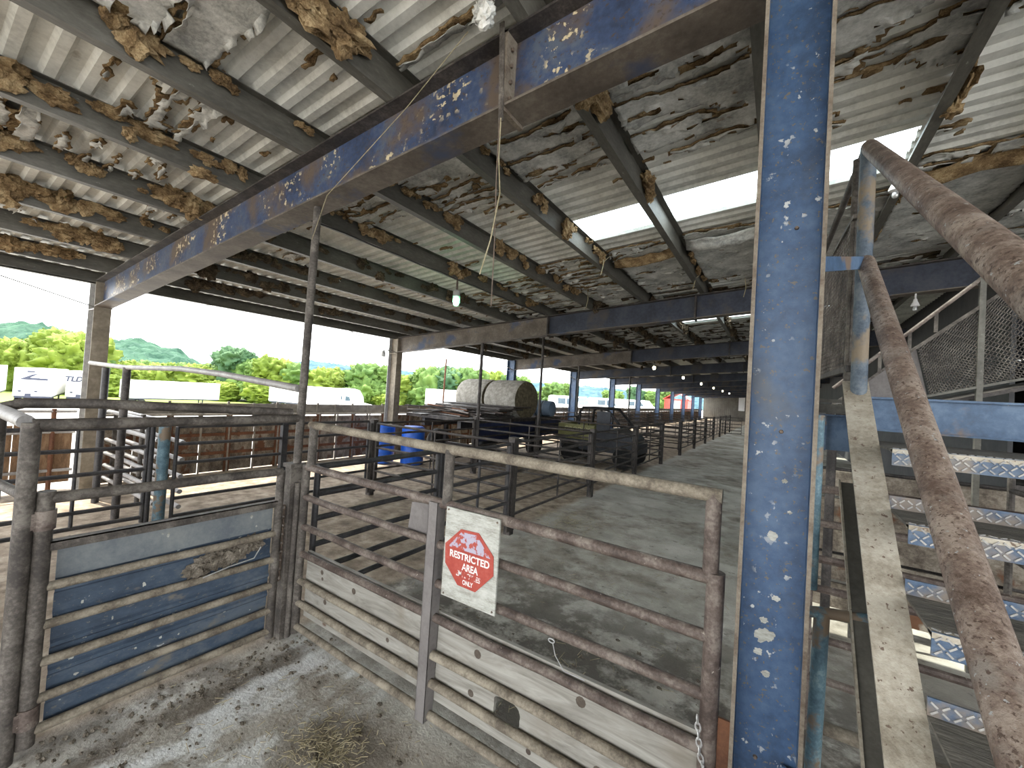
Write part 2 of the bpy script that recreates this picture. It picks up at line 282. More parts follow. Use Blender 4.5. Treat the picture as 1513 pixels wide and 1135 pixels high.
# ------------------------------------------------------------------ mesh helpers
class MB:
    def __init__(s): s.v = []; s.f = []
    def add(s, vs, fs):
        o = len(s.v); s.v += [Vector(p) for p in vs]; s.f += [tuple(i+o for i in q) for q in fs]; return s
    def box(s, c, d, rot=None):
        x, y, z = d[0]/2, d[1]/2, d[2]/2
        vs = [Vector((i*x, j*y, k*z)) for i in (-1,1) for j in (-1,1) for k in (-1,1)]
        if rot is not None: vs = [rot @ p for p in vs]
        c = Vector(c)
        return s.add([p + c for p in vs], [(0,1,3,2),(4,6,7,5),(0,4,5,1),(2,3,7,6),(0,2,6,4),(1,5,7,3)])
    def bx(s, x0, x1, y0, y1, z0, z1): return s.box(((x0+x1)/2,(y0+y1)/2,(z0+z1)/2), (x1-x0,y1-y0,z1-z0))
    def bar(s, p0, p1, w, h, up=(0,0,1)):
        """rectangular bar from p0 to p1, w across, h along up"""
        p0, p1 = Vector(p0), Vector(p1); d = (p1-p0).normalized(); u = Vector(up)
        a = d.cross(u)
        if a.length < 1e-4: u = Vector((0,1,0)); a = d.cross(u)
        a.normalize(); u = a.cross(d).normalized()
        vs = []
        for p in (p0, p1):
            for i, j in ((-1,-1),(1,-1),(1,1),(-1,1)): vs.append(p + a*i*w/2 + u*j*h/2)
        return s.add(vs, [(3,2,1,0),(4,5,6,7),(0,1,5,4),(1,2,6,5),(2,3,7,6),(3,0,4,7)])
    def tube(s, pts, r, n=10, cap=True):
        pts = [Vector(p) for p in pts]
        rr = r if isinstance(r, (list, tuple)) else [r]*len(pts)
        t0 = (pts[1]-pts[0]).normalized()
        ref = Vector((0,0,1)) if abs(t0.z) < 0.9 else Vector((1,0,0))
        a = t0.cross(ref).normalized(); rings = []; o = len(s.v)
        for i, p in enumerate(pts):
            if i == 0: t = pts[1]-pts[0]
            elif i == len(pts)-1: t = pts[-1]-pts[-2]
            else: t = (pts[i+1]-pts[i]).normalized() + (pts[i]-pts[i-1]).normalized()
            t.normalize(); a = (a - t*a.dot(t)).normalized(); bb = t.cross(a)
            for k in range(n):
                th = 2*math.pi*k/n; s.v.append(p + (a*math.cos(th) + bb*math.sin(th))*rr[i])
        for i in range(len(pts)-1):
            for k in range(n):
                q = o+i*n; k2 = (k+1) % n; s.f.append((q+k, q+k2, q+n+k2, q+n+k))
        if cap:
            s.f.append(tuple(o+k for k in reversed(range(n)))); e = o+(len(pts)-1)*n; s.f.append(tuple(e+k for k in range(n)))
        return s
    def pipe(s, pts, r, n=12, wob=0.0):
        """pipe with slight dents / sag between its ends"""
        p0, p1 = Vector(pts[0]), Vector(pts[-1])
        if len(pts) == 2 and wob:
            k = max(2, int((p1-p0).length/0.35)); q = []
            for i in range(k+1):
                t = i/k; p = p0.lerp(p1, t)
                if 0 < i < k: p = p + Vector((random.uniform(-wob,wob), random.uniform(-wob,wob), random.uniform(-wob,wob)))
                q.append(p)
            pts = q
        return s.tube(pts, r, n)
    def lathe(s, c, prof, n=20, axis='z', cap=True):
        c = Vector(c); o = len(s.v)
        for (r, h) in prof:
            for k in range(n):
                t = 2*math.pi*k/n; x, y = r*math.cos(t), r*math.sin(t)
                s.v.append(c + (Vector((x,y,h)) if axis == 'z' else Vector((h,x,y)) if axis == 'x' else Vector((x,h,y))))
        for i in range(len(prof)-1):
            for k in range(n): k2 = (k+1) % n; s.f.append((o+i*n+k, o+i*n+k2, o+(i+1)*n+k2, o+(i+1)*n+k))
        if cap:
            s.f.append(tuple(o+k for k in reversed(range(n)))); e = o+(len(prof)-1)*n; s.f.append(tuple(e+k for k in range(n)))
        return s
    def prism(s, poly, thick, fr):
        """poly of 2D points, fr(u,v,w) -> 3D, w from -thick/2 to thick/2"""
        n = len(poly); o = len(s.v)
        for w in (-thick/2, thick/2):
            for u, v in poly: s.v.append(Vector(fr(u, v, w)))
        s.f.append(tuple(o+i for i in range(n))); s.f.append(tuple(o+n+i for i in reversed(range(n))))
        for i in range(n): j = (i+1) % n; s.f.append((o+i, o+n+i, o+n+j, o+j))
        return s
    def blob(s, c, rad, seed=0, amp=0.35, fr=1.7, sub=2):
        """lumpy closed clump"""
        vs, fs = ICO[sub]; o = len(s.v); c = Vector(c); off = Vector((seed*3.1, seed*1.7, seed*0.9))
        for p in vs:
            k = 1 + amp*noise.noise(p*fr + off)*1.6
            s.v.append(c + Vector((p.x*rad[0], p.y*rad[1], p.z*rad[2]))*k)
        s.f += [tuple(i+o for i in q) for q in fs]
        return s
    def mesh(s, name, mt, origin, smooth):
        me = bpy.data.meshes.new(name)
        me.from_pydata([tuple(p - origin) for p in s.v], [], s.f); me.update()
        if smooth:
            for p in me.polygons: p.use_smooth = True
        me.materials.append(MATS[mt] if isinstance(mt, str) else mt)
        return me
def ico(sub):
    t = (1+5**.5)/2
    vs = [Vector(p).normalized() for p in ((-1,t,0),(1,t,0),(-1,-t,0),(1,-t,0),(0,-1,t),(0,1,t),(0,-1,-t),(0,1,-t),(t,0,-1),(t,0,1),(-t,0,-1),(-t,0,1))]
    fs = [(0,11,5),(0,5,1),(0,1,7),(0,7,10),(0,10,11),(1,5,9),(5,11,4),(11,10,2),(10,7,6),(7,1,8),(3,9,4),(3,4,2),(3,2,6),(3,6,8),(3,8,9),(4,9,5),(2,4,11),(6,2,10),(8,6,7),(9,8,1)]
    for _ in range(sub):
        cache = {}; nf = []
        def mid(a, b):
            k = (min(a,b), max(a,b))
            if k not in cache: cache[k] = len(vs); vs.append(((vs[a]+vs[b])/2).normalized())
            return cache[k]
        for a, b, c in fs:
            x, y, z = mid(a,b), mid(b,c), mid(c,a); nf += [(a,x,z),(b,y,x),(c,z,y),(x,y,z)]
        fs = nf
    return vs, fs
ICO = {k: ico(k) for k in (1,2,3)}

def tag(o, label=None, cat=None, group=None, kind=None):
    for k, v in (('label',label),('category',cat),('group',group),('kind',kind)):
        if v: o[k] = v
    return o
def sharp(o, ang=40):
    try: o.data.set_sharp_from_angle(angle=R(ang))
    except Exception: pass
def thing(name, label, cat, loc, group=None):
    o = bpy.data.objects.new(name, None); o.empty_display_size = 0.1; COL.objects.link(o)
    o.location = loc; return tag(o, label, cat, group)
def part(name, mb, mt, parent, label=None, smooth=True, kind=None):
    """a mesh given in world coordinates, child of parent (the child keeps the parent's origin)"""
    org = Vector(parent['_w']) if '_w' in parent else Vector(parent.location)
    o = bpy.data.objects.new(name, mb.mesh(name, mt, org, smooth)); COL.objects.link(o)
    o.parent = parent
    if smooth: sharp(o)
    if label: o['label'] = label
    if kind: o['kind'] = kind
    return o
def sub(name, mb, mt, prt, label=None, smooth=True, kind=None):
    """sub-part: parent is a part whose local frame equals its thing's"""
    org = Vector(prt.parent.location) if prt.parent else Vector(prt.location)
    o = bpy.data.objects.new(name, mb.mesh(name, mt, org, smooth)); COL.objects.link(o); o.parent = prt
    if smooth: sharp(o)
    if label: o['label'] = label
    if kind: o['kind'] = kind
    return o
def single(name, mb, mt, label, cat, group=None, kind=None, smooth=True, origin=None):
    if origin is None:
        xs = [p.x for p in mb.v]; ys = [p.y for p in mb.v]; zs = [p.z for p in mb.v]
        origin = Vector(((min(xs)+max(xs))/2, (min(ys)+max(ys))/2, min(zs)))
    origin = Vector(origin)
    o = bpy.data.objects.new(name, mb.mesh(name, mt, origin, smooth)); COL.objects.link(o); o.location = origin
    if smooth: sharp(o)
    return tag(o, label, cat, group, kind)
def struct(name, mb, mt, parent=None, smooth=False):
    o = bpy.data.objects.new(name, mb.mesh(name, mt, Vector((0,0,0)), smooth)); COL.objects.link(o)
    if parent: o.parent = parent
    o['kind'] = 'structure'
    return o
def copy_tree(o, parent=None):
    c = o.copy(); COL.objects.link(c)
    if parent: c.parent = parent
    for ch in list(o.children): copy_tree(ch, c)
    return c
# ------------------------------------------------------------------ frame of the building
Y0, BAY, XW = 1.83, 6.05, -9.15
def zt(x): return 3.40 + 0.077*(x+8.5)          # top of rafters
def zb(x): return zt(x) - 0.42                   # underside of rafters
def zr(x): return zt(x) + 0.20                   # underside of roof sheets (purlins are 20 cm deep)
PX = [-0.14-1.03*k for k in range(-8, 9)]        # purlin lines, 1.03 m apart
PX = sorted(x for x in PX if -9.0 < x < 8.4)
YA, YE = -6.5, 68.4                              # ends of the building; unseen near end set to balance light from behind

# floor and yard
fl = MB(); fl.add([(-9.75,YA-2,0),(10,YA-2,0),(10,YE,0),(-9.75,YE,0)], [(0,1,2,3)]); struct('floor', fl, 'barn_floor')
def gz(x, y):
    d = -9.75 - x
    if d <= 0: return -0.02
    z = -0.02 - 3.9*min(1.0, max(0.0, (d-4)/78.0))
    return z
g = MB(); xs = [-9.75,-11,-14,-20,-28,-40,-55,-70,-90,-120,-160]; ys = [-60,-30,0,30,70,120,180,260]
for x in xs:
    for y in ys: g.v.append(Vector((x,y,gz(x,y))))
for i in range(len(xs)-1):
    for j in range(len(ys)-1):
        a = i*len(ys)+j; g.f.append((a, a+1, a+len(ys)+1, a+len(ys)))
struct('ground', g, 'yard_ground')
g = MB(); g.add([(-9.75,-60,-0.02),(60,-60,-0.02),(60,YA-2,-0.02),(-9.75,YA-2,-0.02)], [(0,1,2,3)])
g.add([(-9.75,YE,-0.02),(60,YE,-0.02),(60,260,-0.02),(-9.75,260,-0.02)], [(0,1,2,3)]); struct('ground', g, 'yard_ground')

SKY = [(4.40,5.03),(10.50,11.28)] + [(Y0+BAY*k+2.6, Y0+BAY*k+3.4) for k in range(2, 10)]  # far bays: sheets added to brighten the aisle, only slits glimpsed
# roof: ribbed sheets, ribs running up the slope; gaps where the clear sheets lie
def roof():
    m = MB(); per = 0.17
    prof = [(0,0.0),(0.055,0.0),(0.08,0.034),(0.145,0.034)]
    strips = [(-9.75,-2.20),(-2.20,0.86),(0.86,9.2)]
    n = int((YE-YA)/per)
    for si, (xa, xb) in enumerate(strips):
        rows = []
        for i in range(n+1):
            for dy, dz in prof:
                y = YA + i*per + dy; rows.append((y, dz))
        o = len(m.v)
        for y, dz in rows:
            m.v.append(Vector((xa, y, zr(xa)+dz))); m.v.append(Vector((xb, y, zr(xb)+dz)))
        for i in range(len(rows)-1):
            ym = (rows[i][0]+rows[i+1][0])/2
            if si == 1 and any(a < ym < b for a, b in SKY): continue
            a = o+2*i; m.f.append((a, a+1, a+3, a+2))
    return m
struct('ceiling', roof(), 'roof_sheet')
for i, (ya, yb) in enumerate([(a-0.04, b+0.04) for a, b in SKY]):
    m = MB(); rows = []; y = ya; q = 0
    while y < yb:
        rows.append((y, 0.005 + (0.03 if (q % 4) in (2,3) else 0.0))); y += (0.055,0.025,0.065,0.025)[q % 4]; q += 1
    for y, dz in rows:
        m.v.append(Vector((-2.25, y, zr(-2.25)+dz+0.036))); m.v.append(Vector((0.90, y, zr(0.90)+dz+0.036)))
    for j in range(len(rows)-1): m.f.append((2*j, 2*j+1, 2*j+3, 2*j+2))
    single('skylight_sheet', m, 'skylight_sheet', ('clear ribbed roof sheet letting daylight in above the aisle beyond the big blue rafter',
           'farther clear roof sheet glowing white past the second rafter')[i] if i < 2 else 'far clear roof sheet past the %s rafter, a bright slit added to light the aisle' % ORD[i], 'skylight', group='clear roof sheets', smooth=False)

# rafters
def rafter(k):
    y = Y0 + BAY*k; near = k == 0
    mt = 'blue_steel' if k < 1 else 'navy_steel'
    lab = ('big blue and rust steel rafter overhead, nearest the camera' if k == 0 else
           '%s dark steel rafter back from the big blue one, counted down the barn' % ORD[k-1])
    T = thing('roof_rafter', lab, 'steel beam', (XW, y, zb(XW)), 'rafters across the barn')
    xa, xb = XW+0.17, 9.0
    seam = [-4.27,-1.31] if k else [-1.31]
    cuts = [xa] + seam + [xb]
    for i in range(len(cuts)-1):
        a, b = cuts[i], cuts[i+1]
        m = MB(); m.add([(a,y-0.006,zb(a)),(b,y-0.006,zb(b)),(b,y-0.006,zt(b)),(a,y-0.006,zt(a)),(a,y+0.006,zb(a)),(b,y+0.006,zb(b)),(b,y+0.006,zt(b)),(a,y+0.006,zt(a))],
              [(0,1,2,3),(7,6,5,4),(0,4,5,1),(3,2,6,7),(0,3,7,4),(1,5,6,2)])
        w = part('web', m, 'brown_steel' if (i == 0 and k in (1,2)) else mt, T, smooth=False)
    for nm, zf, mt2 in (('top_flange', lambda x: zt(x)-0.006, 'dark_rust_pipe'), ('bottom_flange', lambda x: zb(x)+0.006, 'brown_steel')):
        m = MB(); m.bar((xa,y,zf(xa)),(xb,y,zf(xb)),0.20,0.014); part(nm, m, mt2, T, smooth=False)
    for sx in seam:
        m = MB(); m.bx(sx-0.014,sx+0.014,y-0.10,y+0.10,zb(sx)-(0.02 if near else 0.03),zt(sx)); part('splice_plate', m, 'edge_rust' if near else 'dark_rust_pipe', T, smooth=False)
        if near:
            b = MB()
            for j in range(4): b.lathe((sx+0.018, y-0.06, zb(sx)+0.06+0.09*j), [(0.011,0),(0.011,0.012)], 6, 'x')
            part('bolts', b, 'rust_chain', T)
    return T
for k in range(11): rafter(k)

# wall columns carrying the rafters along the open side
def wall_column(k):
    y = Y0 + BAY*k
    lab = ('rust and grey steel column at the open side, nearest, carrying the big blue rafter' if k == 0 else
           '%s steel column along the open side, counted from the nearest' % ORD[k])
    T = thing('steel_column', lab, 'column', (XW, y, 0), 'columns along the open side')
    mt = 'column_ochre' if k < 2 else 'blue_column'
    for nm, x in (('outer_flange', XW-0.17), ('inner_flange', XW+0.17)):
        m = MB(); m.bx(x-0.007,x+0.007,y-0.10,y+0.10,0,zt(XW)-0.02); part(nm, m, 'galvanized' if (nm == 'outer_flange' and k < 2) else mt, T, smooth=False)
    m = MB(); m.bx(XW-0.163,XW+0.163,y-0.005,y+0.005,0,zt(XW)-0.02); part('web', m, mt, T, smooth=False)
    m = MB(); m.bx(XW-0.16,XW+0.16,y-0.095,y+0.095,zb(XW)-0.03,zb(XW)-0.015); part('stiffener', m, 'grey_pipe' if k == 0 else mt, T, smooth=False)
    if k < 4:
        for s in (-1, 1):
            m = MB(); m.bar((XW+0.10,y+0.05*s,zb(XW)+0.0),(XW-0.02,y+1.55*s,zt(XW)-0.02),0.04,0.012); part('knee_brace', m, 'purlin_steel', T, smooth=False)
    return T
for k in range(11): wall_column(k)
m = MB()
m.bx(-9.36,-9.33,YA,YE,3.335,3.53); m.bx(-9.36,-9.23,YA,YE,3.335,3.35); m.bx(-9.36,-9.23,YA,YE,3.515,3.53); m.bx(-9.245,-9.23,YA,YE,3.335,3.37)
single('eave_beam', m, 'purlin_steel', 'long grey steel eave beam along the open side of the barn', 'steel beam', smooth=False)

# purlins: Z sections running the length of the barn
n = len(PX)
for i, x in enumerate(PX):
    m = MB(); z0 = zt(x); z1 = zr(x)
    pr = [(-0.07,0.022),(-0.07,0.0),(0.0,0.0),(0.0,z1-z0),(0.065,z1-z0)]
    for y in (YA, YE):
        for dx, dz in pr: m.v.append(Vector((x+dx, y, z0+dz)))
    for j in range(4): m.f.append((j, j+1, 5+j+1, 5+j))
    o = single('roof_purlin', m, 'purlin_steel', '%s long steel purlin under the roof sheets, counted up the slope from the open side' % ORD[i], 'purlin',
               group='roof purlins', smooth=False)
    sm = o.modifiers.new('thick', 'SOLIDIFY'); sm.thickness = 0.006; sm.offset = 0

# ------------------------------------------------------------------ torn roof insulation
def fb(x, y, s):
    p = Vector((x*1.3+s*7.3, y*5.2-s*3.1, s*1.9))
    return 0.55*noise.noise(p*0.55) + 0.60*noise.noise(p*1.3) + 0.52*noise.noise(p*2.6) + 0.32*noise.noise(p*6) + 0.20*math.cos(y*6.2832/0.17) - 0.05
def sheet(xa, xb, ya, yb, thr, seed, label, res=0.026, fib='fiberglass', rag=1.0):
    nx = max(4, int((xb-xa-0.09)/res)); ny = max(4, int((yb-ya)/res))
    fc, fg = MB(), MB()
    def pt(i, j):
        x = xa+0.07+(xb-xa-0.09)*i/nx; y = ya+(yb-ya)*j/ny
        return x, y
    N = {}
    for i in range(nx+1):
        for j in range(ny+1):
            x, y = pt(i, j); N[i,j] = fb(x, y, seed) - thr(x, y)
    for M, cut, dz in ((fc, 0.0, 0.045), (fg, -0.11, 0.02)):
        idx = {}
        def vid(i, j):
            if (i,j) not in idx:
                x, y = pt(i, j); d = N[i,j]-cut
                droop = min(1.0, max(0.0, 0.10-d)/0.10)
                sg = noise.noise(Vector((x*1.7, y*2.3, seed)))
                z = zr(x) - dz - 0.022*sg - (0.030*droop*max(0.0, 0.25+noise.noise(Vector((x*5,y*7,seed+4)))*1.5) if M is fc else 0.012*droop)*rag
                idx[i,j] = len(M.v); M.v.append(Vector((x + 0.022*noise.noise(Vector((x*21,y*21,2))), y + 0.026*noise.noise(Vector((x*15,y*15,7))), z)))
            return idx[i,j]
        for i in range(nx):
            for j in range(ny):
                q = (N[i,j]+N[i+1,j]+N[i,j+1]+N[i+1,j+1])/4
                if q > cut: M.f.append((vid(i,j), vid(i+1,j), vid(i+1,j+1), vid(i,j+1)))
    if not fc.f or not fg.f: return
    T = thing('torn_insulation', label, 'insulation', ((xa+xb)/2, (ya+yb)/2, zr((xa+xb)/2)-0.05), 'torn insulation under the roof')
    o = part('facing', fc, 'vinyl_facing', T, kind='stuff'); s = o.modifiers.new('thick','SOLIDIFY'); s.thickness = 0.004
    o = part('fiberglass', fg, fib, T, label='brown fiberglass wool behind the torn facing', kind='stuff'); s = o.modifiers.new('thick','SOLIDIFY'); s.thickness = 0.014
def ramp_thr(pts):
    def f(x, y):
        if y <= pts[0][0]: return pts[0][1]
        for (a, va), (b, vb) in zip(pts, pts[1:]):
            if y <= b: return va + (vb-va)*(y-a)/(b-a)
        return pts[-1][1]
    return f
def gap(x): # index of the purlin just left of x
    return max(i for i, p in enumerate(PX) if p < x)
B1 = [  # x inside the gap, thresholds along the bay
 (2.4, [(2.0,-0.1),(7.7,-0.35)]), (1.4, [(2.0,0.05),(3.2,0.0),(3.8,0.45),(4.6,0.4),(5.2,-0.1),(5.5,-0.7),(7.7,-0.6)]),
 (0.4, [(2.0,-0.30),(3.3,-0.24),(3.75,0.5),(5.1,1.2),(5.4,0.3),(5.7,-0.7),(7.7,-0.6)]),
 (-0.6, [(2.0,-0.24),(3.1,-0.18),(3.65,0.42),(4.2,1.2),(5.2,1.2),(5.5,-0.2),(5.9,-0.6),(6.8,-0.7),(7.5,-0.1)]),
 (-1.7, [(2.0,-0.24),(3.2,-0.17),(3.7,0.45),(4.3,1.2),(5.2,1.2),(5.5,0.0),(6.1,-0.3),(7.5,-0.35)]),
 (-2.7, [(2.0,-0.22),(2.9,-0.10),(3.6,0.5),(5.0,1.0),(5.5,0.1),(6.2,-0.15),(7.7,-0.2)]),
 (-3.7, [(2.0,-0.22),(2.8,-0.05),(3.4,0.6),(5.3,1.0),(5.9,0.2),(6.4,-0.1),(7.7,-0.1)]),
 (-4.8, [(2.0,-0.1),(2.6,0.1),(3.1,0.7),(5.5,1.0),(6.3,0.3),(7.7,0.1)]),
 (-5.8, [(2.0,0.15),(2.8,0.6),(7.0,0.6),(7.7,0.35)]) ]
for s, (x, th) in enumerate(B1):
    i = gap(x)
    sheet(PX[i], PX[i+1] if i+1 < len(PX) else 8.6, 1.95, 7.76, ramp_thr(th), 11+s, 'torn grey insulation just past the big blue rafter, above the %s purlin' % ORD[i], rag=1.3)
B0 = [ (-1.7, [(-0.5,0.9),(1.2,0.8),(1.7,0.25)]), (-2.7, [(-1,-0.2),(0.55,-0.3),(0.95,-0.22),(1.15,0.5),(1.7,0.8)]),
 (-3.7, [(-1,0.7),(0.55,0.7),(0.8,-0.15),(1.2,-0.2),(1.35,0.7),(1.7,0.9)]), (-4.8, [(-1,0.0),(0.35,0.05),(0.6,0.7),(0.95,0.2),(1.2,0.25),(1.5,0.9)]),
 (-5.8, [(-1,0.1),(0.4,0.15),(0.7,0.5),(1.7,0.5)]), (-6.8, [(-1,0.3),(1.7,0.45)]) ]
for s, (x, th) in enumerate(B0):
    i = gap(x)
    sheet(PX[i], PX[i+1], -0.8, 1.72, ramp_thr(th), 31+s, 'torn grey insulation on the near side of the blue rafter, above the %s purlin' % ORD[i], rag=1.5)
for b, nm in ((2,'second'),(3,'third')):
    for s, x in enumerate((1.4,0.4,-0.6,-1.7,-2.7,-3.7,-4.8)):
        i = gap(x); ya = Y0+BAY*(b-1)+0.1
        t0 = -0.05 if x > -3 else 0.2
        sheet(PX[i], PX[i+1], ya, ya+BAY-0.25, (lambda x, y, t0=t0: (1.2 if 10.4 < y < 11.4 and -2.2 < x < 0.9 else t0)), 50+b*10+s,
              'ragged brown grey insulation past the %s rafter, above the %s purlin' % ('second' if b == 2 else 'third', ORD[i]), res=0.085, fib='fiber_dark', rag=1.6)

# clumps of loose fiberglass caught along the purlins
def tufts(i, ya, yb, num, mt, label, size=1.0, lo=0.0):
    x = PX[i]; m = MB()
    for q in range(num):
        y = random.uniform(ya, yb); k = random.choice((0.5,0.7,0.9,1.2,1.5))*size
        for e in range(random.randint(2, 6)):
            yy = y + random.gauss(0, 0.085)*k; dn = abs(random.gauss(0, 0.05))*k
            m.blob((x+0.035+random.uniform(-0.012,0.03), yy, zr(x)-0.030-dn), (random.uniform(0.02,0.04)*k, random.uniform(0.035,0.085)*k, random.uniform(0.022,0.055)*k), random.random()*50, 0.6, 2.2, 2)
    single('hanging_fiberglass', m, mt, label, 'insulation', kind='stuff', smooth=False)
for i, x in enumerate(PX):
    if x < 1.2:
        num = 9 if x < -3.5 else 5 if x < -1.6 else 0
        if num: tufts(i, -0.4, 1.7, num, 'fiberglass', 'brown fiberglass tufts on the near side of the blue rafter, along the %s purlin' % ORD[i], 1.15)
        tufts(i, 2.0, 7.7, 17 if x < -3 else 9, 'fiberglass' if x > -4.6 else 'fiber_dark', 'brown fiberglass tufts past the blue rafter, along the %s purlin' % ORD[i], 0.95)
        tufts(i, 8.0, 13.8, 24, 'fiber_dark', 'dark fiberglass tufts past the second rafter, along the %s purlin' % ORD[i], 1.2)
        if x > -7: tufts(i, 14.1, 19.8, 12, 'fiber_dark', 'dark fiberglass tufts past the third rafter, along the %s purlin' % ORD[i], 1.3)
# a long split flap hanging under the skylight bay, and loose scraps
def flap(pts, label, mt='vinyl_facing'):
    m = MB(); n = len(pts)
    for (x, y, dz, w) in pts:
        for t in range(4):
            m.v.append(Vector((x+0.01*noise.noise(Vector((x*9,t,y))), y + w*(t/3-0.5), zr(x)-dz-0.03*t*t/3 + 0.012*noise.noise(Vector((x*12,y*12,t*1.7))))))
    for q in range(n-1):
        for t in range(3): a = q*4+t; m.f.append((a, a+1, a+5, a+4))
    o = single('insulation_flap', m, mt, label, 'insulation'); s = o.modifiers.new('t','SOLIDIFY'); s.thickness = 0.006
flap([(-1.10+0.12*i, 5.62+0.02*math.sin(i*1.9), 0.05+0.05*math.sin(i/8*3.14)+0.01*(i%2), 0.13+0.03*(i%3)) for i in range(9)], 'curled strip of torn pale facing hanging just past the skylight, left of the blue column')
flap([(-2.12+0.11*i, 5.78+0.025*math.sin(i*2.3), 0.05+0.04*math.sin(i/8*3.14), 0.10+0.03*(i%3)) for i in range(9)], 'drooping torn strip of brown-edged facing past the skylight, farther left', 'fiberglass')
flap([(0.95+0.12*i, 5.15+0.02*math.sin(i*1.7), 0.06+0.03*math.sin(i*1.1), 0.15) for i in range(9)], 'ragged brown strip of fiberglass sagging above the stair rail', 'fiberglass')
m = MB()
for q in range(7):
    m.blob((-1.42+0.02*q, 1.66-0.02*q, zr(-1.4)-0.10-0.03*q), (0.05,0.035,0.05), q*3.3, 0.6, 2.5, 2)
single('insulation_scrap', m, 'vinyl_facing', 'pale scrap of insulation bunched over the top edge of the big blue rafter', 'insulation')
# ------------------------------------------------------------------ lettering
def letters(body, size, place, bold=0.0, width=None):
    cu = bpy.data.curves.new('lettering', 'FONT'); cu.body = body; cu.size = size; cu.align_x = 'CENTER'; cu.align_y = 'CENTER'; cu.offset = bold
    o = bpy.data.objects.new('lettering', cu); COL.objects.link(o)
    dg = bpy.context.evaluated_depsgraph_get(); dg.update()
    me = bpy.data.meshes.new_from_object(o.evaluated_get(dg))
    vs = [v.co.copy() for v in me.vertices]; fs = [tuple(p.vertices) for p in me.polygons]
    bpy.data.objects.remove(o); bpy.data.meshes.remove(me)
    if width and vs:
        w = max(v.x for v in vs)-min(v.x for v in vs); k = width/w
        for v in vs: v.x *= k
    m = MB(); m.add([place(v.x, v.y) for v in vs], fs); return m

# ------------------------------------------------------------------ main gate across the aisle
GY = 1.83
T = thing('pipe_gate', 'rusty pipe gate with grey planks and a red sign, across the aisle in front', 'gate', (-3.05, GY, 0))
ZR = [1.32,1.088,0.86,0.655,0.447,0.28,0.10]
for i, z in enumerate(ZR):
    m = MB(); m.pipe([(-3.03,GY,z+0.01),(-0.2,GY,z)], 0.028 if i == 0 else 0.0245, 12, 0.004)
    part('rail', m, 'rusty_pipe' if i < 4 else 'tan_dust_pipe', T)
for i, x in enumerate((-3.05,-0.18)):
    m = MB(); m.tube([(x,GY,0.06),(x,GY,1.345)], 0.034 if i else 0.030, 14); part('end_post', m, 'rusty_pipe' if i else 'dusty_pipe', T)
m = MB(); m.pipe([(-3.03,GY,1.655),(-0.17,GY,1.645)], 0.029, 14, 0.003); part('top_rail', m, 'tan_dust_pipe', T)
for x in (-2.99,-1.595,-0.20):
    m = MB(); m.tube([(x,GY,1.33),(x,GY,1.65)], 0.03, 12); part('riser', m, 'dusty_pipe' if x < -1 else 'rusty_pipe', T)
m = MB(); m.bx(-1.70,-1.63,1.788,1.794,0.075,1.335); m.bx(-1.70,-1.694,1.788,1.862,0.075,1.335); m.bx(-1.636,-1.63,1.788,1.862,0.075,1.335)
part('center_channel', m, 'plate_grey', T, smooth=False)
m = MB(); m.prism([(-1.91,1.276),(-1.70,1.300),(-1.70,1.085),(-1.934,1.082)], 0.006, lambda u,v,w: (u,1.862+w,v)); part('sheet_plate', m, 'plate_grey', T, label='plain grey steel plate', smooth=False)
PYK = 1.872
def plank(x0, x1, z0, z1, hole=None):
    m = MB()
    if not hole: m.bx(x0,x1,PYK-0.011,PYK+0.011,z0,z1)
    else:
        hx0, hx1, hz0, hz1 = hole
        # plank with a broken-out hole: outline ring in angular steps
        n = 40; inner = []; outer = []
        cx, cz = (hx0+hx1)/2, (hz0+hz1)/2
        for k in range(n):
            a = 2*math.pi*k/n; c, s = math.cos(a), math.sin(a)
            rr = 1/((abs(c)**4+abs(s)**4)**0.25); rr *= 1+0.10*noise.noise(Vector((c*2.3,s*2.3,3)))
            inner.append((cx+c*rr*(hx1-hx0)/2, cz+s*rr*(hz1-hz0)/2))
            tx = ((x1-cx)/c if c > 0 else (x0-cx)/c) if abs(c) > 1e-6 else 1e9
            tz = ((z1-cz)/s if s > 0 else (z0-cz)/s) if abs(s) > 1e-6 else 1e9
            t = min(tx, tz); outer.append((cx+c*t, cz+s*t))
        for sx, sz in ((x0,z0),(x1,z0),(x1,z1),(x0,z1)):   # snap nearest ray to each corner
            k = min(range(n), key=lambda q: (outer[q][0]-sx)**2+(outer[q][1]-sz)**2); outer[k] = (sx, sz)
        o = 0
        for y in (PYK-0.011, PYK+0.011):
            m.v += [Vector((a, y, b)) for a, b in inner] + [Vector((a, y, b)) for a, b in outer]
        for k in range(n):
            j = (k+1) % n
            m.f += [(k, j, n+j, n+k), (2*n+k, 3*n+k, 3*n+j, 2*n+j), (k, 2*n+k, 2*n+j, j), (n+k, n+j, 3*n+j, 3*n+k)]
    return m
KNOTS = [(-2.80,0.575,0.014),(-2.79,0.53,0.010),(-2.42,0.555,0.017),(-2.74,0.375,0.015),(-2.05,0.36,0.012),(-1.33,0.555,0.019),(-1.36,0.33,0.016),(-0.72,0.575,0.020),(-0.62,0.31,0.018),(-0.98,0.21,0.012)]
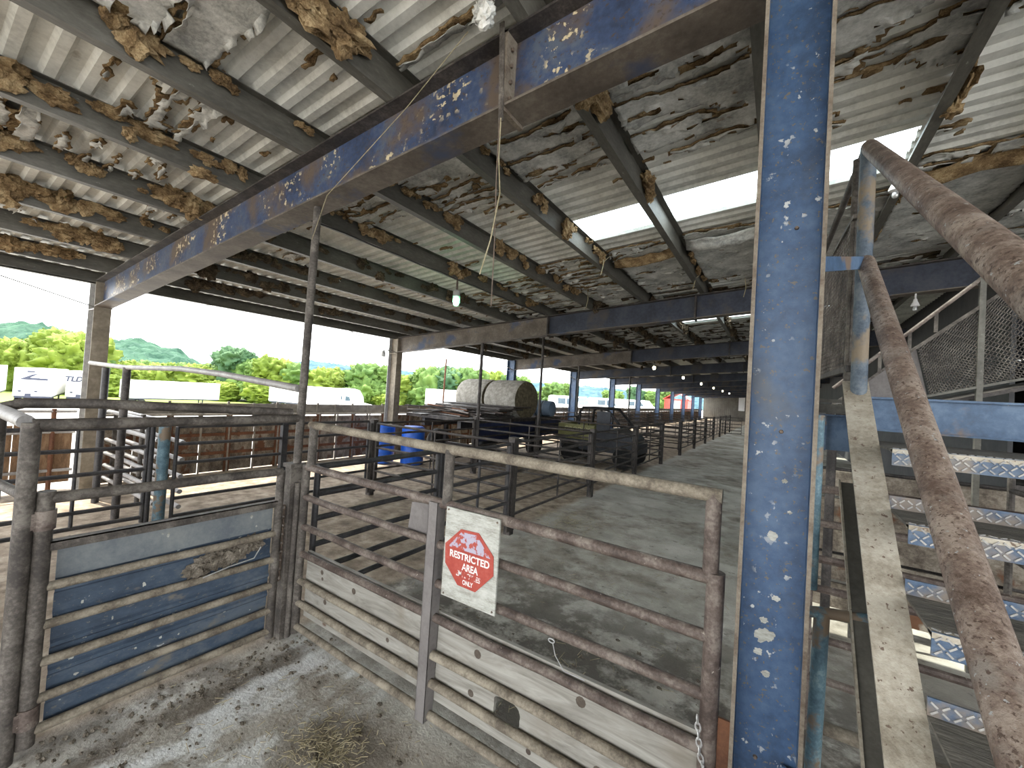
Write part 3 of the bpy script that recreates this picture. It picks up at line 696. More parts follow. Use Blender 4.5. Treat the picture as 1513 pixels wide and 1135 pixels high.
for x0, x1, z0, z1, h in ((-3.0,-1.705,0.43,0.685,None),(-3.0,-1.705,0.19,0.424,None),(-1.625,-0.215,0.425,0.69,None),(-1.625,-0.215,0.175,0.419,(-1.205,-1.042,0.262,0.40))):
    pk = part('plank', plank(x0,x1,z0,z1,h), 'grey_plank', T, smooth=False)
    m = MB()
    for kx, kz, ks in KNOTS:
        if x0 < kx < x1 and z0 < kz < z1: m.lathe((kx,PYK-0.0105,kz), [(ks*1.35,0.0),(ks*1.2,-0.0012)], 10, 'y'); m.lathe((kx,PYK-0.0105,kz), [(ks*0.5,0.0),(ks*0.4,-0.0018)], 8, 'y')
    if m.v: sub('knots', m, 'bark', pk, label='dark round knots', smooth=False, kind='stuff')
for x, z in ((-3.06,1.2),(-3.06,0.25)):
    m = MB(); m.bx(x-0.05,x+0.0,GY-0.02,GY+0.02,z-0.025,z+0.025); part('hinge', m, 'dusty_pipe', T, smooth=False)
m = MB(); m.bx(-0.155,-0.096,GY-0.005,GY+0.005,0.58,0.80); part('latch_plate', m, 'wall_rust', T, label='rust brown latch plate', smooth=False)
m = MB(); lk = [(0.016*math.cos(a), 0.009*math.sin(a)) for a in [2*math.pi*k/12 for k in range(13)]]
m.tube([(-0.86+u, GY-0.03, 0.835+w) for u, w in lk], 0.003, 6, cap=False); m.tube([(-0.852,GY-0.03,0.825),(-0.845,GY-0.01,0.76),(-0.80,GY,0.70),(-0.70,GY+0.01,0.695)], 0.0025, 5)
part('wire_tie', m, 'galvanized', T)

# sign board and plate
T = thing('warning_sign', 'red octagon sign lettered RESTRICTED AREA on a plywood board wired to the gate', 'sign', (-1.36, 1.78, 0.845))
m = MB(); m.prism([(-1.548,0.845),(-1.178,0.848),(-1.180,1.342),(-1.545,1.338)], 0.011, lambda u,v,w: (u,1.781+w,v)); part('plywood_board', m, 'plywood', T, smooth=False)
OCT = [(-1.536,1.136),(-1.43,1.237),(-1.308,1.244),(-1.204,1.147),(-1.198,1.049),(-1.308,0.932),(-1.431,0.934),(-1.528,1.03)]
m = MB(); m.prism(OCT, 0.003, lambda u,v,w: (u,1.772+w,v)); pl = part('octagon_plate', m, 'sign_red', T, smooth=False)
sp = lambda cx, cz, y=1.7698, t=0.006: (lambda u, v: (cx+u-v*t, y, cz+v+u*t))
m = letters('RESTRICTED', 0.052, sp(-1.362,1.093), 0.0016, 0.272); sub('lettering', m, 'letter_white', pl, smooth=False)
m = letters('AREA', 0.052, sp(-1.352,1.040), 0.0016, 0.112); sub('lettering', m, 'letter_white', pl, smooth=False)
m = letters('EMPLOYEES', 0.040, sp(-1.362,0.998), 0.0012, 0.165); sub('lettering', m, 'letter_worn', pl, smooth=False)
m = letters('ONLY', 0.034, sp(-1.362,0.960), 0.0012, 0.072); sub('lettering', m, 'letter_white', pl, smooth=False)
m = MB(); m.add([(-1.512,1.7700,1.126),(-1.222,1.7700,1.131),(-1.316,1.7700,1.229),(-1.424,1.7700,1.224)], [(0,1,2,3)]); sub('worn_header', m, 'header_worn', pl, label='white header band weathered away', smooth=False)
m = MB()
for x, z in ((-1.53,1.325),(-1.195,1.325),(-1.195,0.865),(-1.53,0.86)): m.lathe((x,1.774,z), [(0.006,0),(0.005,-0.003)], 8, 'y')
part('screws', m, 'rust_chain', T)

# ------------------------------------------------------------------ gate post, pole and chains
T = thing('gate_post', 'square rusty steel gate post between the blue gate and the plank gate', 'post', (-3.17, 1.80, 0))
m = MB(); m.bx(-3.215,-3.125,1.755,1.845,0,1.325); part('shaft', m, 'dusty_pipe', T, smooth=False)
m = MB(); m.bx(-3.228,-3.112,1.742,1.858,1.315,1.345); part('cap', m, 'dusty_pipe', T, smooth=False)
m = MB(); m.tube([(-3.10,1.80,0.02),(-3.10,1.80,1.20)], 0.022, 10); part('hinge_pipe', m, 'dusty_pipe', T)
m = MB(); m.tube([(-3.16,1.815,1.345),(-3.16,1.83,zb(-3.16))], 0.030, 14)
single('support_pole', m, 'dusty_pipe', 'slim grey pole rising from the square gate post up to the big blue rafter', 'pole', group='support poles')
def chain(pts, link=0.034, r=0.0035):
    m = MB(); P = [Vector(p) for p in pts]; d = []
    for a, b in zip(P, P[1:]):
        k = max(1, int((b-a).length/(link*0.72)))
        for i in range(k): d.append((a.lerp(b, (i+0.5)/k), (b-a).normalized()))
    for i, (c, t) in enumerate(d):
        s = Vector((1,0,0)) if i % 2 else Vector((0,1,0)); s = (s - t*s.dot(t)).normalized()
        m.tube([c + t*(link/2*math.cos(a)) + s*(link*0.27*math.sin(a)) for a in [2*math.pi*k/10 for k in range(11)]], r, 5, cap=False)
    return m
single('chain', chain([(-3.172,1.742,1.02),(-3.172,1.742,0.45)], 0.045, 0.006), 'rust_chain', 'rusty chain hanging down the face of the square gate post', 'chain')
single('chain', chain([(-0.215,1.785,0.80),(-0.20,1.785,0.66),(-0.12,1.77,0.45),(-0.10,1.77,0.2),(-0.10,1.77,0.02)]), 'chain_steel', 'bright chain hanging at the latch end of the plank gate beside the blue column', 'chain')

# ------------------------------------------------------------------ blue sheet gate on the left
BXg = -3.14
T = thing('blue_gate', 'pipe gate sheeted in scratched blue metal, left of the square gate post', 'gate', (BXg, 0.5, 0))
m = MB(); m.tube([(BXg,0.49,0.05),(BXg,0.49,1.345)], 0.036, 14); part('hinge_post', m, 'dusty_pipe', T)
for z in (1.20,0.20):
    m = MB(); m.lathe((BXg,0.49,z), [(0.044,-0.05),(0.044,0.05)], 14); m.bx(BXg-0.03,BXg+0.03,0.42,0.49,z-0.04,z+0.04); part('hinge', m, 'rusty_pipe', T)
m = MB(); m.tube([(BXg,1.685,0.05),(BXg,1.685,1.30)], 0.029, 12); part('end_post', m, 'dusty_pipe', T)
for i, z in enumerate([1.307,0.845,0.648,0.457,0.27,0.115]):
    m = MB(); m.pipe([(BXg,0.50,z),(BXg,1.69,z-0.012)], 0.030 if i == 0 else 0.024, 12, 0.003); part('rail', m, 'dusty_pipe' if i == 0 else 'tan_dust_pipe', T)
m = MB(); m.bx(BXg-0.03,BXg+0.022,0.50,1.68,1.075,1.083); m.bx(BXg-0.03,BXg-0.024,0.50,1.68,1.02,1.083); m.bx(BXg+0.016,BXg+0.022,0.50,1.68,1.035,1.083)
part('angle_rail', m, 'dusty_pipe', T, smooth=False)
def ribbed(y0, y1, z0, z1, x):
    m = MB(); zz = [z0]; xx = [x]
    z = z0
    while z < z1-0.02:
        for dz, dx in ((0.105,0),(0.012,0.012),(0.016,0.012),(0.012,0)):
            z += dz; zz.append(min(z, z1)); xx.append(x+dx)
    for y in (y0, y1): m.v += [Vector((a, y, b)) for a, b in zip(xx, zz)]
    k = len(zz)
    for i in range(k-1): m.f.append((i, i+1, k+i+1, k+i))
    return m
o = part('sheet', ribbed(0.555,1.665,0.10,0.86,BXg-0.045), 'blue_panel', T, smooth=False); s = o.modifiers.new('t','SOLIDIFY'); s.thickness = 0.003
m = MB(); m.bx(BXg-0.047,BXg-0.043,0.555,1.665,0.86,1.075); part('upper_sheet', m, 'panel_worn', T, label='paler, worn upper strip of sheet', smooth=False)
m = MB()
for q in range(26):
    t = q/25; m.blob((BXg-0.02+random.uniform(-0.012,0.015), 1.16+0.38*t, 0.69+0.10*t+random.uniform(-0.02,0.04)), (0.022,0.045,0.040*(1-abs(t-0.55))+0.012), q*2.1, 0.7, 2.6, 2)
part('dried_mud', m, 'dried_mud', T, label='crust of dried mud caught on the sheet', kind='stuff')
m = MB(); rs = random.Random(4)
for q in range(26):
    m.blob((BXg-0.041, rs.uniform(0.62,1.62), rs.uniform(0.16,1.02)), (0.002, rs.uniform(0.003,0.010), rs.uniform(0.004,0.014)), q*1.9, 0.6, 2.4, 1)
part('droppings', m, 'plywood', T, label='pale bird droppings on the sheet', kind='stuff')
m = MB(); m.tube([(BXg+0.03,1.21,0.665),(BXg+0.032,1.36,0.69),(BXg+0.03,1.52,0.70),(BXg+0.035,1.56,0.77)], 0.004, 6); part('wire', m, 'galvanized', T)

# left corner posts and the high rails running to the pole
T = thing('corner_fence', 'rusty corner of heavy pipe posts with two high rails running to the slim pole', 'fence', (-3.14, 0.42, 0))
for nm, x, y, z in (('post',-3.14,0.42,1.70),('post',-3.66,0.36,1.735)):
    m = MB(); m.tube([(x,y,0),(x,y,z)], 0.037, 14); part(nm, m, 'dusty_pipe', T)
m = MB(); m.pipe([(-3.14,0.42,1.69),(-3.12,1.77,1.70)], 0.030, 12, 0.003); part('rail', m, 'dusty_pipe', T)
m = MB(); m.tube([(-3.66,0.36,1.735),(-3.62,0.45,1.768),(-3.5,0.75,1.775),(-3.36,1.30,1.755),(-3.24,1.79,1.735)], 0.030, 12); part('rail', m, 'dusty_pipe', T)
m = MB(); m.tube([(-3.69,0.35,1.735),(-3.14,0.40,1.705)], 0.034, 12); part('cross_pipe', m, 'grey_pipe', T)
m = MB(); m.tube([(-3.66,0.36,1.33),(-3.14,0.42,1.33)], 0.024, 10); part('cross_pipe', m, 'dusty_pipe', T)
T = thing('blue_gate', 'blue sheeted pipe gate cut by the left edge, beyond the heavy corner posts', 'gate', (-3.70, 0.25, 0))
for z in (1.32,1.02,0.72,0.42,0.15):
    m = MB(); m.tube([(-3.72,-1.2,z),(-3.70,0.30,z)], 0.025, 10); part('rail', m, 'dusty_pipe', T)
m = MB(); m.bx(-3.755,-3.750,-1.2,0.30,0.1,1.0); part('sheet', m, 'blue_panel', T, smooth=False)
m = MB(); m.tube([(-3.70,0.30,0.03),(-3.70,0.30,1.34)], 0.03, 12); part('end_post', m, 'dusty_pipe', T)

# ------------------------------------------------------------------ pens: panels and posts
def panel(name, label, cat, a, b, zs, r, mt, group=None, mids=(0.5,), ends=True, n=8, wob=0.004, mt_up=None):
    a, b = Vector(a), Vector(b); T = thing(name, label, cat, (a.x, a.y, 0), group)
    for z in zs:
        m = MB(); m.pipe([(a.x,a.y,z),(b.x,b.y,z)], r, n, wob); part('rail', m, mt, T)
    up = ([a, b] if ends else []) + [a.lerp(b, t) for t in mids]
    for i, p in enumerate(up):
        m = MB(); m.tube([(p.x,p.y,zs[-1]-(0.06 if i < 2 and ends else 0)),(p.x,p.y,zs[0])], r*(1.0 if i < 2 and ends else 0.75), n); part('upright', m, mt_up or mt, T)
    return T
ZP = [1.30,1.09,0.87,0.66,0.45,0.26]
PYS = [4.95,7.95,11.0,13.95,17.0,20.25,23.6,26.8,29.9,33.2,36.4]
proto_post = None
def pen_post(x, y, h, label, group, mt='dark_rust_pipe'):
    global proto_post
    if proto_post is None:
        T = thing('pen_post', label, 'post', (0,0,0), group)
        m = MB(); m.bx(-0.05,0.05,-0.05,0.05,0,1.37); part('shaft', m, mt, T, smooth=False)
        m = MB(); m.bx(-0.055,0.055,-0.055,0.055,1.35,1.372); part('cap', m, 'dusty_pipe', T, smooth=False)
        for sx in (-1, 1):
            m = MB(); m.tube([(0.02,0.075*sx,0.05),(0.02,0.075*sx,1.30)], 0.020, 8); part('hinge_pipe', m, mt, T)
        proto_post = T; c = T
    else: c = copy_tree(proto_post)
    c.location = (x, y, 0); c['label'] = label; c['group'] = group; return c
for i, y in enumerate(PYS):
    pen_post(-3.14, y, 1.37, '%s square pen post along the left edge of the aisle, counted from the plank gate' % ORD[i], 'pen posts along the aisle')
# fence beside the aisle, nearest pen (two leaves)
panel('pen_gate', 'dark pen gate running back from the plank gate, nearest leaf along the aisle', 'gate', (-3.12,1.97,0), (-3.14,3.40,0), [1.30,1.08,0.88,0.67,0.46,0.28], 0.025, 'dark_pipe', 'pen gates along the aisle', mids=())
panel('pen_gate', 'dark pen gate leaf ending at the first aisle pen post', 'gate', (-3.14,3.50,0), (-3.14,4.86,0), [1.28,1.08,0.88,0.67,0.46,0.28], 0.024, 'dark_pipe', 'pen gates along the aisle', mids=(0.5,))
m = MB(); m.tube([(-3.14,3.45,0),(-3.14,3.45,1.31)], 0.028, 10)
single('pen_post', m, 'dark_pipe', 'slim dark pipe post between the two nearest pen gate leaves', 'post', 'pen posts along the aisle')
proto = None
def put(x, y, rz, label, group, sc=1.0):
    """a 2.8 m pen gate running along local +x"""
    global proto
    if proto is None:
        proto = panel('pen_gate', label, 'gate', (0,0,0), (2.8,0,0), ZP, 0.021, 'dark_rust_pipe', group, mids=(0.5,)); c = proto
    else: c = copy_tree(proto)
    c.location = (x, y, 0); c.rotation_euler = (0,0,rz); c.scale = (sc,1,1); c['label'] = label; c['group'] = group
    return c
for i, (a, b) in enumerate(zip(PYS, PYS[1:])):
    if i == 3: continue                       # the open way into the pens
    put(-3.14, a+0.1, R(90), 'dark pipe pen gate along the aisle between its %s and %s posts' % (ORD[i], ORD[i+1]), 'pen gates along the aisle', (b-a-0.2)/2.8)
c = put(-3.05, 30.2, R(32), 'far pen gate swung open into the aisle', 'pen gates along the aisle', 0.45)
# cross fences between pens and the second line
for i, y in enumerate(PYS[:8]):
    put(-6.05, y-0.04, 0, 'dark pipe cross fence between pens, meeting the %s aisle post' % ORD[i], 'cross fences between the pens', 2.85/2.8)
    pen_post(-6.15, y-0.03, 1.37, '%s square post of the second pen line, left of the aisle pens' % ORD[i], 'posts of the second pen line')
for i, (a, b) in enumerate(zip(PYS[:8], PYS[1:8])):
    put(-6.15, a+0.08, R(90), 'dark pipe fence of the second pen line beyond its %s post' % ORD[i], 'fences of the second pen line', (b-a-0.2)/2.8)
for i, y in enumerate(PYS[4:8]):
    put(-9.0, y, 0, 'cross fence from the wall to the second pen line, %s of four far ones' % ORD[i], 'cross fences by the wall')
# dark alley fence nearest on the left (x = -6.15)
panel('alley_fence', 'black pipe fence on the left between the fat blue post and the dark square post', 'fence', (-6.15,2.0,0), (-6.15,4.80,0), [1.33,1.12,0.885,0.66,0.455,0.24], 0.022, 'dark_pipe', 'alley fences', mids=(0.46,))
m = MB(); m.bx(-6.19,-6.11,3.26,3.34,0,1.34); single('alley_post', m, 'dark_pipe', 'flat black post midway along the black alley fence', 'post', smooth=False)
panel('alley_gate', 'black pipe gate left of the fat blue post, seen over the blue gate', 'gate', (-6.15,-0.4,0), (-6.15,1.72,0), [1.34,1.11,0.85,0.45,0.29], 0.023, 'dark_pipe', 'alley fences', mids=(0.73,))
m = MB(); m.tube([(-6.16,1.88,0),(-6.16,1.88,1.36)], 0.060, 14); single('alley_post', m, 'turquoise_pipe', 'fat blue pipe post where the black gate and black fence meet', 'post')
m = MB(); m.tube([(-6.15,1.76,0),(-6.15,1.76,1.36)], 0.03, 10); single('alley_post', m, 'dark_pipe', 'slim dark post touching the fat blue one', 'post')
m = MB(); m.prism([(2.70,0.97),(3.18,0.97),(3.18,1.30),(2.70,1.30)], 0.012, lambda u,v,w: (-9.42+w,u*1.55+0.2,v)); single('hanging_sheet', m, 'truck_dark', 'dark green-black sheet hung on the plank wall', 'sheet', smooth=False)
# sunlit double fence across the wall alley and the tall post with its high wavy rail
T = thing('chute_fence', 'sunlit pale fence of doubled round rails crossing the wall alley', 'fence', (-9.2, 2.2, 0))
for j, dy in enumerate((0.0, 0.16)):
    for z in (1.28,1.05,0.82,0.60,0.40,0.20):
        m = MB(); m.pipe([(-9.25,2.06+dy,z),(-6.95 if j == 0 else -6.6,2.06+dy,z+0.02)], 0.030, 10, 0.003); part('rail', m, 'grey_pipe', T)
for x in (-9.2,-7.9,-6.95):
    m = MB(); m.tube([(x,2.14,0),(x,2.14,1.34)], 0.03, 10); part('post', m, 'dusty_pipe', T)
T = thing('high_rail', 'tall dark post carrying a long wavy grey rail across to the slim pole', 'rail', (-7.35, 1.78, 0))
m = MB(); m.tube([(-7.35,1.78,0),(-7.35,1.78,2.02)], 0.045, 12); part('post', m, 'dark_rust_pipe', T)
m = MB(); m.tube([(-8.75,1.70,2.06),(-8.0,1.76,2.035),(-7.35,1.78,2.02),(-6.6,1.79,2.03),(-5.6,1.80,2.04),(-4.6,1.80,2.01),(-3.8,1.80,1.965),(-3.19,1.80,1.93)], 0.030, 12); part('rail', m, 'grey_pipe', T)
m = MB(); m.tube([(-8.4,1.80,0),(-8.4,1.80,2.0)], 0.045, 10); single('dark_pole', m, 'dark_pipe', 'thin black pole beside the nearest open-side column', 'pole')

# ------------------------------------------------------------------ plank wall on the open side
WX = -9.62
m = MB()
for i in range(64):
    y = 2.0 + i*1.0
    if y > YE-1: break
    for a in range(2):
        for r_ in range(3):
            m.bx(WX-0.045,WX-0.02,y+0.5*a+0.01,y+0.5*a+0.49,0.02+0.38*r_,0.38+0.38*r_-0.012)
struct('wall_left', m, 'wall_board', smooth=False)
m = MB()
for i in range(130):
    y = 2.0+0.5*i
    if y > YE: break
    m.bx(WX+0.014,WX+0.036,y-0.014,y+0.014,0,1.19); m.bx(WX-0.10,WX-0.075,y-0.022,y+0.022,0.6,1.45 if i % 2 == 0 else 1.42)
m.bx(WX-0.11,WX-0.10,2.0,YE,1.16,1.41)
struct('trim_1', m, 'wall_post', smooth=False)
m = MB()
for i in range(66):
    y = 2.0+1.0*i
    if y > YE: break
    m.bx(WX-0.02,WX+0.012,y-0.05,y+0.05,0,1.19)
for z in (0.40,0.78): m.bx(WX-0.02,WX+0.004,2.0,YE,z-0.035,z+0.025)
struct('trim_2', m, 'wall_rust', smooth=False)
m = MB(); m.bx(WX-0.08,WX+0.03,2.0,YE,1.165,1.20); struct('trim_3', m, 'wall_post', smooth=False)
T = thing('board_fence', 'low fence of rust brown boards with pale rails on the far left', 'fence', (WX, 0, 0))
for i in range(14):
    m = MB(); y = -1.2+0.21*i; m.bx(WX-0.03,WX,y,y+0.2,0.12,1.02+0.02*(i%3)); part('board', m, 'wood_rust', T, smooth=False)
for z in (1.26,0.93,0.62,0.32):
    m = MB(); m.pipe([(WX+0.05,-1.3,z),(WX+0.05,1.75,z)], 0.025, 8, 0.006); part('rail', m, 'grey_pipe', T)
for y in (-0.6,0.5,1.5):
    m = MB(); m.tube([(WX+0.05,y,0),(WX+0.05,y,1.30)], 0.03, 8); part('post', m, 'wall_rust', T)

# ------------------------------------------------------------------ blue column on the right
T = thing('steel_column', 'tall scratched blue steel column on the right, beside the latch of the plank gate', 'column', (0.01, 1.83, 0))
for nm, x in (('flange',-0.094),('flange',0.108)):
    m = MB(); m.bx(x-0.006,x+0.006,1.735,1.925,0,zt(0)); part(nm, m, 'blue_column', T, smooth=False)
    m = MB(); m.bx(x-0.0065,x+0.0065,1.732,1.736,0,zt(0)-0.05); part('worn_edge', m, 'edge_rust', T, smooth=False)
m = MB(); m.bx(-0.09,0.104,1.824,1.836,0,zt(0)); part('web', m, 'blue_column', T, smooth=False)
m = MB()
for x, z in ((0.012,1.92),(0.03,2.68),(-0.02,0.72)): m.lathe((x,1.824,z), [(0.008,0),(0.006,-0.008)], 6, 'y')
part('bolts', m, 'rust_chain', T)
m = MB()
for x, z, s in ((0.0,1.535,0.016),(0.02,1.31,0.011),(-0.01,1.165,0.026),(-0.028,1.10,0.013),(-0.015,1.22,0.012),(0.0,1.03,0.012),(0.03,1.74,0.008),(0.05,1.63,0.007)):
    m.blob((x,1.823,z), (s,0.0025,s*0.85), z*9, 0.5, 2.2, 2)
part('droppings', m, 'plywood', T, label='pale bird droppings on the blue face', kind='stuff')
m = MB(); m.tube([(0.06,1.81,0.735),(0.105,1.79,0.74),(0.135,1.76,0.68),(0.165,1.73,0.52),(0.18,1.73,0.25)], 0.010, 8); part('bent_rod', m, 'blue_column', T)

# ------------------------------------------------------------------ stair up to the catwalk
SXa, SXb = 0.25, 0.345
def sl(y): return 2.11 - 0.89*(2.45-y)
def stair():
    T = thing('steel_stair', 'dusty steel stair with diamond plate treads and pipe handrails at the right', 'stair', (0.8, 1.2, 0))
    for x0, x1, wx in ((SXa,SXb,SXb-0.008),(1.36,1.455,1.368)):
        s = part('stringer', MB().prism([(2.50,sl(2.50)-0.40),(2.50,sl(2.50)),(0.09,sl(0.09)),(0.09,0.0),(0.53,0.0)], 0.008, lambda u,v,w: (wx+w,u,v)), 'stringer_shaded', T, smooth=False)
        m = MB(); m.bar(((x0+x1)/2,2.50,sl(2.50)),((x0+x1)/2,0.09,sl(0.09)),x1-x0,0.010); sub('top_flange', m, 'stringer_dust', s, smooth=False)
        m = MB(); m.bar(((x0+x1)/2,2.44,sl(2.44)-0.42),((x0+x1)/2,0.55,sl(0.55)-0.42),x1-x0,0.014); sub('bottom_flange', m, 'stringer_shaded', s, smooth=False)
        m = MB(); m.bar((x0,2.44,sl(2.44)-0.412),(x0,0.55,sl(0.55)-0.412),0.007,0.022); sub('flange_edge', m, 'stringer_dust', s, smooth=False)
    for k in range(9):
        y = 1.975-0.25*k; z = 1.885-0.21*k
        if z < 0.1: break
        yb = y+0.262 if k else 2.55
        m = MB(); m.bx(SXb,1.36,y,yb,z-0.008,z); t = part('tread', m, 'tread_top', T, label='dirt packed on the tread', smooth=False)
        m = MB(); m.bx(SXb,1.36,y-0.006,y,z-0.055,z+0.004)
        if k: m.bx(SXb,1.36,yb-0.006,yb,z,z+0.045)
        sub('nosing', m, 'tread_plate', t, smooth=False)
        m = MB(); m.bx(SXb,1.36,y-0.0065,y+0.024,z-0.012,z+0.0025); sub('worn_lip', m, 'stringer_dust', t, label='rubbed pale front edge', smooth=False)
        m = MB(); nl = 48
        for i in range(nl):
            x = SXb+0.012+0.0208*i
            for j in range(3):
                a = R(42 if (i+j) % 2 else -42)
                m.box((x+0.005*(j % 2), y-0.0075, z-0.010-0.0165*j), (0.017,0.004,0.0045), Matrix.Rotation(a, 3, 'Y'))
            for j in range(2 if k else 0): m.box((x, y+0.2545, z+0.012+0.018*j), (0.017,0.004,0.0045), Matrix.Rotation(R(42 if (i+j) % 2 else -42), 3, 'Y'))
            m.box((x, y+0.012, z+0.003), (0.017,0.0045,0.005), Matrix.Rotation(R(42 if i % 2 else -42), 3, 'Z'))
        sub('lugs', m, 'tread_lug', t, label='worn bright lugs of the diamond plate', smooth=False, kind='stuff')
    m = MB(); m.tube([(0.305,2.45,2.0),(0.305,2.46,3.26)], 0.031, 14); part('newel_post', m, 'worn_blue_pipe', T)
    m = MB(); m.tube([(0.31,2.478,3.265),(0.31,0.954,2.229),(0.31,0.38,1.836)], 0.034, 16); part('handrail', m, 'hand_rail', T)
    m = MB(); m.tube([(0.31,2.44,2.705),(0.31,0.907,1.54),(0.31,0.38,1.135)], 0.034, 16); part('mid_rail', m, 'hand_rail', T)
    m = MB(); m.tube([(0.31,0.38,sl(0.38)-0.02),(0.31,0.38,1.85)], 0.031, 12); part('lower_post', m, 'hand_rail', T)
    m = MB(); m.bar((0.112,1.86,2.545),(0.30,2.43,2.70),0.012,0.055); part('strap', m, 'landing_blue', T, smooth=False)
    return T
stair()
def lattice(m, c00, c10, c11, c01, pitch, w=0.009, t=0.004):
    """expanded-metal diamonds over a quadrilateral"""
    c00, c10, c11, c01 = map(Vector, (c00,c10,c11,c01))
    Ls = ((c10-c00).length+(c11-c01).length)/2; Lt = ((c01-c00).length+(c11-c10).length)/2
    nrm = (c10-c00).cross(c01-c00).normalized()
    P = lambda s, q: (c00.lerp(c10, s/Ls)).lerp(c01.lerp(c11, s/Ls), q/Lt)
    k = -Lt
    while k < Ls:
        s0, s1 = max(0, k), min(Ls, k+Lt)
        if s1-s0 > 0.01:
            m.bar(P(s0, s0-k), P(s1, s1-k), w, t, nrm); m.bar(P(s0, Lt-(s0-k)), P(s1, Lt-(s1-k)), w, t, nrm)
        k += pitch
    return m
# landing
T = thing('stair_landing', 'blue framed steel landing at the head of the stair', 'landing', (0.85, 3.5, 0))
m = MB(); m.bx(0.33,1.60,2.56,4.60,2.045,2.065); part('deck', m, 'tread_top', T, smooth=False)
m = MB(); m.bx(0.36,1.60,2.550,2.558,1.935,2.088); m.bx(0.36,1.60,2.515,2.558,2.080,2.089); m.bx(0.36,1.60,2.52,2.558,1.932,1.94); part('front_beam', m, 'landing_blue', T, smooth=False)
m = MB(); m.bx(0.132,0.36,2.550,2.558,1.820,1.991); m.bx(0.132,0.36,2.525,2.558,1.986,1.994); m.bx(0.132,0.20,2.525,2.530,1.818,1.991); part('side_beam', m, 'landing_blue', T, smooth=False)
m = MB(); m.bx(0.140,0.150,2.54,2.75,1.98,2.10); m.bx(0.160,0.36,2.70,2.712,2.055,2.073); m.bx(0.160,0.36,2.62,2.63,2.0,2.045); m.bx(0.160,0.166,2.62,2.72,2.0,2.10); part('bracket', m, 'purlin_steel', T, smooth=False)
for y in (2.9,3.6,4.3):
    m = MB(); m.bx(0.33,1.60,y-0.03,y+0.03,1.95,2.045); part('joist', m, 'dark_rust_pipe', T, smooth=False)
for x, y in ((0.40,4.5),(1.56,4.5),(1.56,2.62)):
    m = MB(); m.tube([(x,y,0),(x,y,2.045)], 0.035, 10); part('leg', m, 'dark_rust_pipe', T)
m = MB(); m.tube([(0.128,1.985,1.325),(0.128,1.985,1.99)], 0.024, 12); m.bx(0.112,0.150,1.97,2.553,1.965,1.985); part('drop_pipe', m, 'turquoise_pipe', T, label='turquoise pipe hanging below the landing')
T = thing('mesh_guard', 'expanded metal guard panel along the landing, between the blue column and the stair post', 'guard', (0.25, 3.4, 2.07))
m = MB(); lattice(m, (0.27,2.49,2.225),(0.25,4.5,2.30),(0.25,4.5,3.15),(0.27,2.49,2.93), 0.055, 0.0044, 0.003); part('mesh', m, 'dusty_pipe', T, smooth=False)
m = MB(); m.bar((0.27,2.47,2.215),(0.25,4.52,2.29),0.02,0.03); part('bottom_bar', m, 'dark_rust_pipe', T, smooth=False)
m = MB(); m.bar((0.27,2.47,2.94),(0.25,4.52,3.16),0.02,0.02); part('mesh_bar', m, 'dusty_pipe', T, smooth=False)
m = MB(); m.tube([(0.29,2.47,3.235),(0.25,4.52,3.31)], 0.018, 10); part('top_rail', m, 'dark_rust_pipe', T)
for x, y, zz in ((0.25,4.52,3.31),(0.272,2.53,3.24)):
    m = MB(); m.tube([(x,y,2.04),(x,y,zz)], 0.016, 10); part('post', m, 'dusty_pipe', T)
# catwalk ramp behind
CY = 4.85
T = thing('catwalk_ramp', 'dark catwalk ramp with mesh side panels climbing behind the stair', 'catwalk', (1.4, CY, 0))
m = MB(); m.tube([(0.42,CY,2.235),(0.90,CY,2.72),(1.37,CY,3.20),(2.1,CY,3.93)], 0.016, 10); part('top_rail', m, 'rusty_pipe', T)
m = MB(); m.bar((0.42,CY,2.08),(0.91,CY,2.555),0.03,0.02); m.bar((0.91,CY,2.555),(2.1,CY,3.62),0.03,0.025); part('mid_rail', m, 'dusty_pipe', T, smooth=False)
m = MB(); lattice(m, (1.07,CY,2.205),(2.1,CY,2.53),(2.1,CY,3.60),(0.98,CY,2.615), 0.040, 0.0065, 0.003); part('mesh', m, 'dusty_pipe', T, smooth=False)
m = MB(); m.bar((1.05,CY,2.195),(2.1,CY,2.52),0.03,0.02); part('bottom_bar', m, 'purlin_steel', T, smooth=False)
for x, za, zz in ((1.355,0,3.18),(2.08,0,3.9),(0.62,0,2.43)):
    m = MB(); m.bx(x-0.018,x+0.018,CY-0.018,CY+0.018,za,zz); part('post', m, 'purlin_steel', T, smooth=False)
for x in (0.55,0.74,0.93,1.09):
    m = MB(); z = 2.235+(x-0.42)*1.01; m.bx(x-0.012,x+0.012,CY-0.012,CY+0.012,z-0.17,z); part('baluster', m, 'dusty_pipe', T, smooth=False)
m = MB(); m.prism([(0.42,1.9),(1.06,1.9),(1.06,2.2),(0.98,2.60),(0.42,2.08)], 0.012, lambda u,v,w: (u,CY+0.03+w,v)); part('side_sheet', m, 'plate_grey', T, smooth=False)
m = MB(); m.bar((0.42,CY+0.5,1.9),(2.1,CY+0.5,2.45),0.9,0.03); part('deck', m, 'dark_rust_pipe', T, smooth=False)

